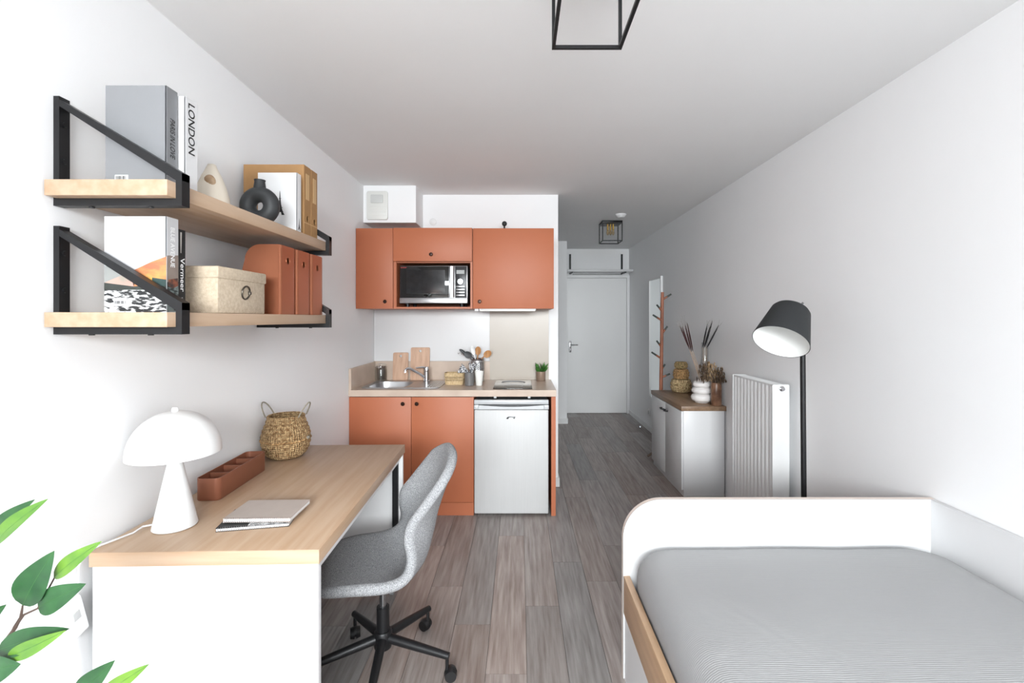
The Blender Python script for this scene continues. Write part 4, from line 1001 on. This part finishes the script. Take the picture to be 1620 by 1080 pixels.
# lower shelf: sea-cover book
yb1 = 1.29; zt = ZP(342, yb1)
o = book(XP(165, yb1), XP(263.5, yb1), yb1, 1.334, W1, zt, 'thick book with mountain and dark sea cover on the lower shelf', mat('pale_grey_cover', (200, 200, 202), 0.5), mat('pale_spine', (200, 200, 202), 0.5))
def cp(px, py): return Vector((XP(px, yb1), yb1 - 0.0006, ZP(py, yb1)))
def cpo(lst, m, dy=0.0, name='cover_print'):
    MB().poly([cp(*q_) - Vector((0, dy, 0)) for q_ in lst]).build(name, m, o, smooth=False, normals=False)
zb1 = PY + (CAMH - (W1 + 0.001)) * F / yb1
SEA = mat('sea_print', (228, 228, 228), 0.5, vscale=60, stretch=(0.7, 1, 2.2), col2=(36, 38, 40), detail=3, lo=0.44, hi=0.54)
cpo([(165.2, 458), (263.3, 458), (263.3, zb1), (165.2, zb1)], SEA)
cpo([(165.2, 447), (212, 453), (263.3, 448), (263.3, 458.5), (165.2, 458.5)], mat('dark_shore', (58, 62, 58), 0.5, var=0.3, vscale=20), 0.0002)
cpo([(165.2, 420), (206, 430), (165.2, 447)], mat('grey_slope', (150, 152, 150), 0.5, var=0.1), 0.0002)
cpo([(165.2, 447), (206, 430), (216, 440), (212, 453)], mat('pink_haze', (204, 160, 148), 0.5, vscale=20, col2=(160, 152, 140)), 0.0002)
cpo([(206, 430), (240, 414), (263.3, 405.5), (263.3, 448), (212, 453)], mat('orange_slope', (222, 158, 92), 0.5, vscale=22, stretch=(1, 1, 2), col2=(176, 110, 80)), 0.0002)
cpo([(224, 440), (241, 439), (241, 449), (235, 449)], mat('sun_print', (250, 190, 90), 0.5, var=0.1), 0.0004)
cpo([(241, 439), (263.3, 442), (263.3, 452), (241, 452)], mat('teal_dark', (62, 84, 82), 0.5, var=0.3, vscale=40), 0.0004)
barcode(o, XP(180.5, yb1), XP(202, yb1), ZP(484, yb1), ZP(474, yb1), yb1 - 0.0008)
xs_ = XP(263.5, yb1) + 0.0006
def sq(y, py, lift=0.0003): return Vector((xs_ + lift, y, ZP(py, y)))
def spo(lst, m, lift=0.0003): MB().poly([sq(a, b_, lift) for a, b_ in lst]).build('spine_print', m, o, smooth=False, normals=False)
spo([(1.2905, 404), (1.3335, 404), (1.3335, 450), (1.2905, 450)], mat('brown_spine_print', (142, 128, 120), 0.5, var=0.15, vscale=40))
spo([(1.2905, 446), (1.3335, 446), (1.3335, 493), (1.2905, 493)], mat('teal_spine_print', (110, 122, 122), 0.5, vscale=60, stretch=(1, 1, 2), col2=(34, 44, 44), lo=0.42, hi=0.56), 0.0005)
spo([(1.296, 442), (1.331, 440), (1.333, 452), (1.31, 456), (1.294, 452)], mat('rust_print', (150, 84, 56), 0.5, vscale=50, col2=(48, 44, 46)), 0.0007)
text('BLUE AVENUE', (xs_ + 0.0004, 1.303, ZP(360, 1.31)), (0, 0, -1), (0, 1, 0), 0.112, 0.016, INKW, o, bold=0.02)
text('A', (xs_ + 0.001, 1.304, ZP(464, 1.31)), (0, 0, -1), (0, 1, 0), 0.016, 0.018, INKW, o, bold=0.02)
# Vermeer book
yv = 1.338
xv = XP(282, yv)
o = book(-1.16, xv, yv, 1.366, W1, ZP(362, yv), 'slim black book with white lettering beside the sea-cover book', INK, INK)
text('Vermeer', (xv + 0.0006, 1.345, ZP(408, 1.35)), (0, 0, -1), (0, 1, 0), 0.098, 0.017, INKW, o, bold=0.01)
text('TASCHEN', (xv + 0.0006, 1.348, ZP(470, 1.35)), (0, 0, -1), (0, 1, 0), 0.024, 0.006, INKW, o)
MB().poly([(xv + 0.0008, 1.345, ZP(367, 1.345)), (xv + 0.0008, 1.351, ZP(367, 1.345)), (xv + 0.0008, 1.349, ZP(400, 1.345)), (xv + 0.0008, 1.346, ZP(400, 1.345))]).build('spine_print', mat('grey_print', (180, 176, 170), 0.5), o, smooth=False, normals=False)
# canvas box with lid
bx = root('storage_box', (-1.07, 1.58, W1), 'cream canvas storage box with lid and ring pull', 'box')
xa, xb, ya, yb = -1.19, -0.94, 1.447, 1.715
MB().box(xa, xb, ya, yb, W1 + 0.0005, W1 + 0.118, 0.004).build('body', CREAMC, bx)
MB().box(xa - 0.004, xb + 0.004, ya - 0.004, yb + 0.004, W1 + 0.11, W1 + 0.148, 0.005).build('lid', CREAMC, bx)
rz_ = ZP(463, 1.59); ry_ = 1.59
rg = MB().tube([(xb + 0.004 + 0.003 * math.sin(2 * math.pi * k / 28), ry_ + 0.022 * math.cos(2 * math.pi * k / 28), rz_ + 0.022 * math.sin(2 * math.pi * k / 28)) for k in range(28)], 0.0028, 8, True).build('ring_pull', mat('dark_pewter', (84, 78, 70), 0.35, metal=0.8), bx)
MB().box(xb - 0.001, xb + 0.004, ry_ + 0.018, ry_ + 0.034, rz_ - 0.005, rz_ + 0.005, 0.001).build('ring_mount', MATS['dark_pewter'], rg)
# copper files
for i, (ya, yb, lab) in enumerate(((1.80, 1.93, 'copper magazine file next to the cream canvas box'), (1.936, 2.066, 'middle copper magazine file between two others on the lower shelf'), (2.072, 2.198, 'copper magazine file at the far bracket of the lower shelf'))):
    mag_file(-1.215, -0.93, ya, yb, W1, ZP(386, 1.80), lab, COPPER, COPPER, 'magazine_file', 'copper magazine files', ZP(414, 1.89), False, True)

# ================================================================ DESK
DZ = 0.775
RZ = R(1.5)
dk = root('desk', (-1.225, 1.322, 0), 'white panel desk with light oak top along the left wall', 'desk', rz=RZ)
DW, DL = 0.648, 1.12
def dbox(*a, **k): return MB().box(*a, **k)
dbox(0, DW, 0, DL, DZ - 0.042, DZ, bev=0.0015).build('top', OAK, dk, local=True)
MB().box(0.0005, DW - 0.0005, -0.0012, 0.0, DZ - 0.041, DZ - 0.001).build('front_edge', OAKX, dk, local=True, smooth=False)
dbox(0.004, DW - 0.006, 0.006, 0.030, 0.0, DZ - 0.0425, bev=0.0015).build('end_panel', WHITE, dk, local=True)
dbox(0.004, DW - 0.006, DL - 0.030, DL - 0.006, 0.055, DZ - 0.0425, bev=0.0015).build('end_panel', WHITE, dk, local=True)
dbox(DW - 0.046, DW - 0.022, 0.030, DL - 0.03, DZ - 0.082, DZ - 0.0425).build('apron', WHITE, dk, local=True, smooth=False)
dbox(0.004, 0.022, 0.030, DL - 0.03, 0.35, DZ - 0.0425).build('back_panel', WHITE, dk, local=True, smooth=False)
b = MB()
b.box(DW - 0.056, DW - 0.026, DL - 0.045, DL - 0.0305, 0.07, DZ - 0.083).box(0.03, DW - 0.056, DL - 0.045, DL - 0.0305, 0.07, 0.10)
b.build('inner_frame', BLACKM, dk, local=True, smooth=False)
for xx in (0.06, DW - 0.06):
    cs_ = MB().box(xx - 0.012, xx + 0.012, DL - 0.05, DL - 0.012, 0.04, 0.0555).build('caster_fork', CHROME, dk, local=True, smooth=False)
    MB().cyl((xx - 0.009, DL - 0.03, 0.0235), (xx + 0.009, DL - 0.03, 0.0235), 0.0232, seg=20).build('caster_wheel', mat('clear_wheel', (190, 192, 194), 0.2, metal=0.4), cs_, local=True)
def on_desk(px, py): y = (CAMH - DZ) * F / (py - PY); return XP(px, y), y
# mushroom lamp
lx, ly = on_desk(277, 832)
ml = root('table_lamp', (lx, ly, DZ), 'white mushroom table lamp on the desk', 'table lamp')
z0 = DZ + 0.0006
MB().lathe([(0, 0), (0.059, 0), (0.062, 0.003), (0.060, 0.012), (0.022, 0.20), (0.018, 0.215), (0, 0.216)], (lx, ly, z0), 48, cap=False).build('base', SHADEW, ml, ang=50)
zs = ZP(717, ly); rs = 0.128; hs = ZP(650, ly) - zs
prf = [(rs - 0.003, -0.001), (rs, 0.0)] + [(rs * math.cos(R(a)) ** 0.9, hs * math.sin(R(a))) for a in range(6, 90, 6)] + [(0.0, hs)]
inn = [(0.0, hs - 0.004)] + [((rs - 0.004) * math.cos(R(a)) ** 0.9, (hs - 0.004) * math.sin(R(a))) for a in range(84, 5, -6)] + [(rs - 0.004, 0), (rs - 0.003, -0.001)]
MB().lathe(inn + prf[1:], (lx, ly, zs), 64, cap=False).build('shade', SHADEW, ml, ang=60)
MB().cyl((lx, ly, z0 + 0.214), (lx, ly, zs + hs - 0.003), 0.012).build('neck', SHADEW, ml)
MB().lathe([(0.010, 0), (0.010, 0.008), (0.007, 0.013), (0, 0.014)], (lx, ly, zs + hs - 0.001), 18).build('finial', SHADEW, ml)
p1 = Vector((lx - 0.058, ly - 0.015, DZ + 0.012))
MB().tube([p1, p1 + Vector((-0.025, -0.01, -0.002)), Vector((-1.19, 1.43, DZ + 0.006)), Vector((-1.222, 1.36, DZ + 0.004)), Vector((-1.236, 1.318, DZ + 0.002)), Vector((-1.238, 1.305, DZ - 0.03)), Vector((-1.238, 1.30, DZ - 0.14))], 0.0028, 8).build('cord', WHITE, ml)
# power strip hanging by the desk
ps = root('power_strip', (-1.235, 1.287, 0.56), 'white switch block hanging on the wall by the desk panel', 'switch')
Mx = Matrix.Translation((-1.2365, 1.285, 0.612)) @ Matrix.Rotation(R(14), 4, 'X')
MB().obox(Mx, 0.013, 0.026, 0.055, 0.004).build('housing', TRIM, ps)
MB().obox(Mx @ Matrix.Translation((0.0135, 0, 0.008)), 0.002, 0.010, 0.012, 0.001).build('rocker', mat('outlet_grey', ()), ps)
# pen tray
x0, y0 = on_desk(308, 793)
tz = R(3.0)
pt = root('desk_organizer', (x0 + 0.0, y0, DZ), 'long brown metal desk organizer with four compartments', 'organizer', rz=tz)
TW, TL, TH = 0.085, 0.355, 0.082
def rl(ins, z, r=0.02): return [Vector((u, v, z)) for u, v in rrect(ins, TW - ins, ins, TL - ins, max(r - ins, 0.004))]
MB().loft([rl(0.002, 0.0006), rl(0, 0.003), rl(0, TH), rl(0.003, TH), rl(0.003, 0.006)], True, True, True).build('shell', COPPERD, pt, local=True, ang=50)
for k in (1, 2, 3):
    yy = TL * k / 4
    MB().box(0.0028, TW - 0.0028, yy - 0.0015, yy + 0.0015, 0.006, TH - 0.006).build('divider', COPPERD, pt, local=True, smooth=False)
# belly basket with handles
bcx, bcy = -1.128, 2.245
bk = root('belly_basket', (bcx, bcy, DZ), 'seagrass belly basket with looped handles on the desk', 'basket')
b = MB(); woven(b, [(0.0, 0.0008), (0.066, 0.001), (0.088, 0.02), (0.104, 0.055), (0.108, 0.09), (0.103, 0.125), (0.088, 0.165), (0.08, 0.195), (0.079, 0.202), (0.075, 0.2), (0.085, 0.16), (0.099, 0.115), (0.096, 0.06), (0.0, 0.02)], (bcx, bcy, DZ), 24, 0.005, 96)
b.build('body', WICKER, bk)
b = MB(); b.tube([(bcx + 0.110 * math.cos(2 * math.pi * k / 48), bcy + 0.110 * math.sin(2 * math.pi * k / 48), DZ + 0.088 + 0.002 * math.sin(k)) for k in range(48)], 0.004, 6, True); b.build('braid', WICKERD, bk)
HM = mat('grey_rope', (140, 132, 118), 0.8, var=0.2, vscale=90)
for sgn in (-1, 1):
    pts = []
    for k in range(13):
        t = k / 12; a = math.pi * t
        pts.append((bcx + sgn * (0.078 + 0.034 * math.sin(a)), bcy + 0.04 * math.cos(a) * 1.0, DZ + 0.196 + 0.066 * math.sin(a)))
    MB().tube(pts, 0.0032, 6).build('handle', HM, bk)
for sgn in (-1, 1):
    MB().sphere((bcx + sgn * 0.111, bcy - 0.01, DZ + 0.095), 0.009, (1, 1.4, 1)).build('side_knot', HM, bk)
# notebooks
def notebook(orig, ang_, wd, dp, z0, th, label, cov, stripe=False, fan=0.0):
    n = root('notebook', (orig[0], orig[1], z0), label, 'notebook', rz=R(ang_))
    MB().box(0.001, wd - 0.001, 0.006, dp - 0.001, 0.0024, th - 0.0022).build('pages', PAPER, n, local=True, smooth=False)
    MB().box(0, wd, 0.004, dp, 0.0005, 0.0022).box(0, wd, 0.004, dp, th - 0.002, th).build('cover', cov, n, local=True, smooth=False)
    b = MB(); k = 0.006
    while k < wd - 0.004:
        b.tube([(k + 0.0006 * i, 0.004 + 0.0055 * math.cos(2 * math.pi * i / 10), th / 2 + 0.0012 + (th / 2 + 0.0008) * math.sin(2 * math.pi * i / 10)) for i in range(9)], 0.0007, 4); k += 0.0065
    b.build('wire_binding', CHROME, n, local=True)
    if stripe:
        MB().box(0.09, wd, 0.0042, dp - 0.0002, th, th + 0.0003).build('pattern_panel', mat('checked_print', (236, 236, 236), 0.6, vscale=120, col2=(150, 150, 150), detail=1, lo=0.48, hi=0.52), n, local=True, smooth=False)
    return n
xa, ya = on_desk(340, 843)
notebook((xa, ya), 11, 0.212, 0.152, DZ, 0.0125, 'black and white spiral notebook lying under a beige one', mat('black_cover', (44, 46, 46), 0.5, var=0.15, vscale=30), True)
ztop = DZ + 0.0152
xa, ya = XP(351, 1.475), 1.475
notebook((xa, ya), 1.5, 0.212, 0.155, ztop, 0.0135, 'beige spiral notebook lying on top of the black and white one', mat('beige_cover', (186, 174, 166), 0.6, var=0.05, vscale=20))

# ================================================================ SWIVEL CHAIR
hubx, huby = -0.560, 1.905
FA = 155 + 360                     # facing angle is set below through rz (local +X = forward)
ch = root('desk_chair', (hubx, huby, 0), 'grey tweed swivel shell chair on five black casters', 'chair', rz=R(180 + 17))
def cat(pts, t):
    n = len(pts) - 1; x = t * n; i = min(int(x), n - 1); u = x - i
    p0, p1, p2, p3 = pts[max(i - 1, 0)], pts[i], pts[i + 1], pts[min(i + 2, n)]
    return tuple(0.5 * ((2 * b_) + (-a_ + c_) * u + (2 * a_ - 5 * b_ + 4 * c_ - d_) * u * u + (-a_ + 3 * b_ - 3 * c_ + d_) * u ** 3) for a_, b_, c_, d_ in zip(p0, p1, p2, p3))
# forward, up, half width, curl (edges raised), forward-curl of the edges
PROF = [(0.250, 0.440, 0.190, 0.000, 0.0), (0.215, 0.462, 0.212, 0.006, 0.0), (0.12, 0.462, 0.225, 0.018, 0.0), (0.0, 0.448, 0.228, 0.030, 0.0), (-0.08, 0.446, 0.222, 0.050, 0.018), (-0.135, 0.475, 0.210, 0.068, 0.055), (-0.165, 0.555, 0.198, 0.050, 0.095), (-0.187, 0.650, 0.192, 0.022, 0.108), (-0.214, 0.740, 0.198, 0.002, 0.085), (-0.242, 0.825, 0.205, -0.008, 0.052), (-0.262, 0.892, 0.200, -0.012, 0.022)]
def shell(u, v):
    f_, z_, hw, cu_, fc = cat(PROF, min(max(u, 0.0), 1.0)); q_ = (v - 0.5) * 2
    e = abs(q_) ** 2.0
    return Vector((f_ + fc * e, hw * q_, z_ + cu_ * e))
def spar(i, j, nu, nv):
    a, c = 2 * i / nu - 1, 2 * j / nv - 1; k = 0.62 if i < nu / 2 else 0.5
    x = a * ((1 - k) + k * math.sqrt(1 - c * c / 2)); y = c * ((1 - k) + k * math.sqrt(1 - a * a / 2))
    # rounder at the backrest end than at the seat front
    return (x + 1) / 2, (y + 1) / 2
NU, NV, TH = 44, 24, 0.038
IN, OUT = [], []
for i in range(NU + 1):
    r1_, r2_ = [], []
    for j in range(NV + 1):
        u, v = spar(i, j, NU, NV); p = shell(u, v); d1 = shell(min(u + 0.01, 1), v) - shell(max(u - 0.01, 0), v); d2 = shell(u, v + 0.01) - shell(u, v - 0.01)
        n = d1.cross(d2).normalized()            # points out of the back / under the seat
        if n.z > 0 and u < 0.4: n = -n
        if n.x > 0 and u >= 0.4: n = -n
        r1_.append(p); r2_.append(p + n * TH)
    IN.append(r1_); OUT.append(r2_)
b = MB()
vi = [[b.bm.verts.new(p) for p in r] for r in IN]; vo = [[b.bm.verts.new(p) for p in r] for r in OUT]
for i in range(NU):
    for j in range(NV):
        b.bm.faces.new((vi[i][j], vi[i + 1][j], vi[i + 1][j + 1], vi[i][j + 1])); b.bm.faces.new((vo[i][j], vo[i][j + 1], vo[i + 1][j + 1], vo[i + 1][j]))
ring = [(i, 0) for i in range(NU)] + [(NU, j) for j in range(NV)] + [(i, NV) for i in range(NU, 0, -1)] + [(0, j) for j in range(NV, 0, -1)]
ctr = [sum((IN[i][j] for j in range(NV + 1)), Vector()) / (NV + 1) for i in range(NU + 1)]
layers = [[vi[i][j] for i, j in ring]]
for t in (0.25, 0.5, 0.75):
    row = []
    for i, j in ring:
        p, o_ = IN[i][j], OUT[i][j]; ii, jj = min(max(i, 1), NU - 1), min(max(j, 1), NV - 1)
        out_ = (IN[i][j] - IN[ii][jj]).normalized()
        row.append(b.bm.verts.new(p.lerp(o_, t) + out_ * 0.014 * math.sin(math.pi * t)))
    layers.append(row)
layers.append([vo[i][j] for i, j in ring])
for A, B_ in zip(layers, layers[1:]):
    for k in range(len(ring)):
        q_ = (k + 1) % len(ring); b.bm.faces.new((A[k], A[q_], B_[q_], B_[k]))
so = b.build('seat_shell', FABRIC, ch, local=True, ang=180)
MB().lathe([(0, 0.375), (0.09, 0.378), (0.11, 0.40), (0.11, 0.415), (0, 0.42)], (0, 0, 0), 24, cap=False).build('mount_plate', BLACKM, ch, local=True)
MB().cyl((0, 0, 0.25), (0, 0, 0.385), 0.0145, seg=20).build('gas_lift', mat('dark_chrome', (130, 130, 132), 0.2, metal=0.9), ch, local=True)
MB().cyl((0, 0, 0.12), (0, 0, 0.262), 0.026, 0.0255, 24).build('column', BLACKM, ch, local=True)
MB().lathe([(0, 0.095), (0.034, 0.097), (0.036, 0.105), (0.036, 0.158), (0.032, 0.166), (0, 0.167)], (0, 0, 0), 28, cap=False).build('hub', BLACKM, ch, local=True)
for k in range(5):
    a = R(-11.5 + 72 * k) - R(180 + 17); d_ = Vector((math.cos(a), math.sin(a), 0)); s_ = Vector((-d_.y, d_.x, 0))
    e0, e1 = d_ * 0.03 + Vector((0, 0, 0.135)), d_ * 0.285 + Vector((0, 0, 0.098))
    lg = MB().tube([e0, e0.lerp(e1, 0.5), e1], [0.019, 0.017, 0.0135], 12).build('leg', BLACKM, ch, local=True)
    cst = d_ * 0.277
    sw = a + R((20, 95, 160, 60, 130)[k]); wd_ = Vector((math.cos(sw), math.sin(sw), 0)); wn = Vector((-wd_.y, wd_.x, 0))
    wc = cst + wd_ * 0.014 + Vector((0, 0, 0.0262))
    st_ = MB().cyl(cst + Vector((0, 0, 0.045)), cst + Vector((0, 0, 0.098)), 0.007, seg=10).build('caster_stem', BLACKM, lg, local=True)
    for sg in (-1, 1):
        MB().cyl(wc + wn * sg * 0.004, wc + wn * sg * 0.021, 0.0258, 0.022, 20).build('caster_wheel', BLACKP, lg, local=True)
    MB().cyl(wc - wn * 0.004 + Vector((0, 0, 0.004)), wc + wn * 0.004 + Vector((0, 0, 0.004)), 0.022, seg=18).build('caster_body', BLACKP, lg, local=True)

# ================================================================ LEAFY PLANT BY THE DESK
PYD = 0.95
pp = root('potted_ficus', (-1.06, 0.93, 0), 'leafy green ficus in a pot by the near end of the desk', 'plant')
pc = Vector((-1.06, 0.93, 0))
MB().lathe([(0, 0.0008), (0.10, 0.0008), (0.105, 0.005), (0.135, 0.24), (0.138, 0.25), (0.128, 0.25), (0.122, 0.22), (0, 0.22)], pc, 36, cap=False).build('pot', mat('white_pot', (232, 230, 226), 0.5), pp)
MB().lathe([(0, 0.225), (0.121, 0.221), (0.0, 0.22)], pc, 24, cap=False).build('soil', mat('soil', (70, 54, 44), 0.95, vscale=80, col2=(40, 30, 24)), pp)
nodes = {'a': at(-40, 1120, 0.96), 'b': at(24, 992, 0.95), 'c': at(-30, 900, 0.93), 'd': at(120, 1130, 1.02), 'e': at(-45, 1010, 0.93)}
stems = [[pc + Vector((0, 0, 0.22)), pc + Vector((0.0, 0.01, 0.45)), nodes['a'], at(-12, 1040, 0.95), nodes['b'], at(38, 972, 0.95), at(60, 962, 0.95), at(86, 914, 0.95)],
         [nodes['b'], at(33, 976, 0.95), at(36, 957, 0.95)],
         [pc + Vector((-0.01, 0, 0.22)), pc + Vector((-0.02, 0.0, 0.6)), nodes['e'], nodes['c'], at(-10, 860, 0.93)],
         [pc + Vector((0.01, 0, 0.22)), pc + Vector((0.05, 0.04, 0.45)), nodes['d'], at(150, 1095, 1.02)],
         [nodes['a'], at(-10, 1068, 0.95)], [nodes['b'], at(4, 1026, 0.95)]]
for st in stems: MB().tube(st, [0.004 - 0.0025 * i / (len(st) - 1) for i in range(len(st))], 7).build('stem', STEMM, pp)
#      base px, tip px, width px, material, y, up
LV = [((-12, 862), (76, 789), 26, 'l', 0.93, (0.5, -0.7, 0.6)), ((-14, 845), (55, 790), 24, 'd', 0.95, (0.3, -0.8, 0.3)),
      ((36, 957), (86, 871), 46, 'd', 0.95, (0.3, -1, 0.15)), ((85, 913), (161, 856), 25, 'l', 0.95, (0.4, -0.8, 0.5)),
      ((60, 961), (136, 923), 38, 'd', 0.95, (0.2, -0.9, 0.3)), ((-4, 1028), (110, 994), 36, 'd', 0.945, (0.1, -0.9, 0.5)),
      ((12, 1040), (104, 997), 24, 'l', 0.925, (0.1, -0.9, 0.1)), ((-22, 1058), (33, 1050), 42, 'd', 0.93, (0.0, -1, 0.2)),
      ((-30, 992), (10, 956), 22, 'd', 0.93, (0.2, -1, 0.2)), ((122, 1100), (182, 1044), 32, 'd', 1.02, (0.4, -0.8, 0.4)),
      ((160, 1100), (236, 1050), 22, 'l', 1.03, (0.3, -0.9, 0.4)), ((-50, 930), (-8, 880), 36, 'd', 0.93, (0.2, -1, 0.2)),
      ((-40, 1110), (30, 1110), 40, 'd', 0.97, (0, -1, 0.3)), ((100, 1130), (60, 1100), 36, 'd', 1.0, (0, -1, 0.3)), ((-60, 1000), (-10, 1000), 36, 'l', 0.9, (0, -1, 0.3))]
for (b0, t0, wpx, k, y_, up_) in LV:
    b = MB(); leaf_mesh(b, at(*b0, y_), at(*t0, y_ - 0.02), wpx * y_ / F, up_, 0.12, 0.05, 14, 6)
    lf = b.build('leaf', LEAFD if k == 'd' else LEAFL, pp, normals=False, ang=180)
    b = MB(); A, B_ = at(*b0, y_), at(*t0, y_ - 0.02); tt = (B_ - A); s_ = tt.normalized().cross(Vector(up_)).normalized(); nn = s_.cross(tt.normalized())
    b.tube([A + tt * u + nn * (0.05 * tt.length * math.sin(math.pi * u) + 0.0003) for u in (0, 0.2, 0.4, 0.6, 0.8, 0.97)], 0.0004, 4)
    b.build('midrib', mat('leaf_vein', (66, 112, 60), 0.5), lf)
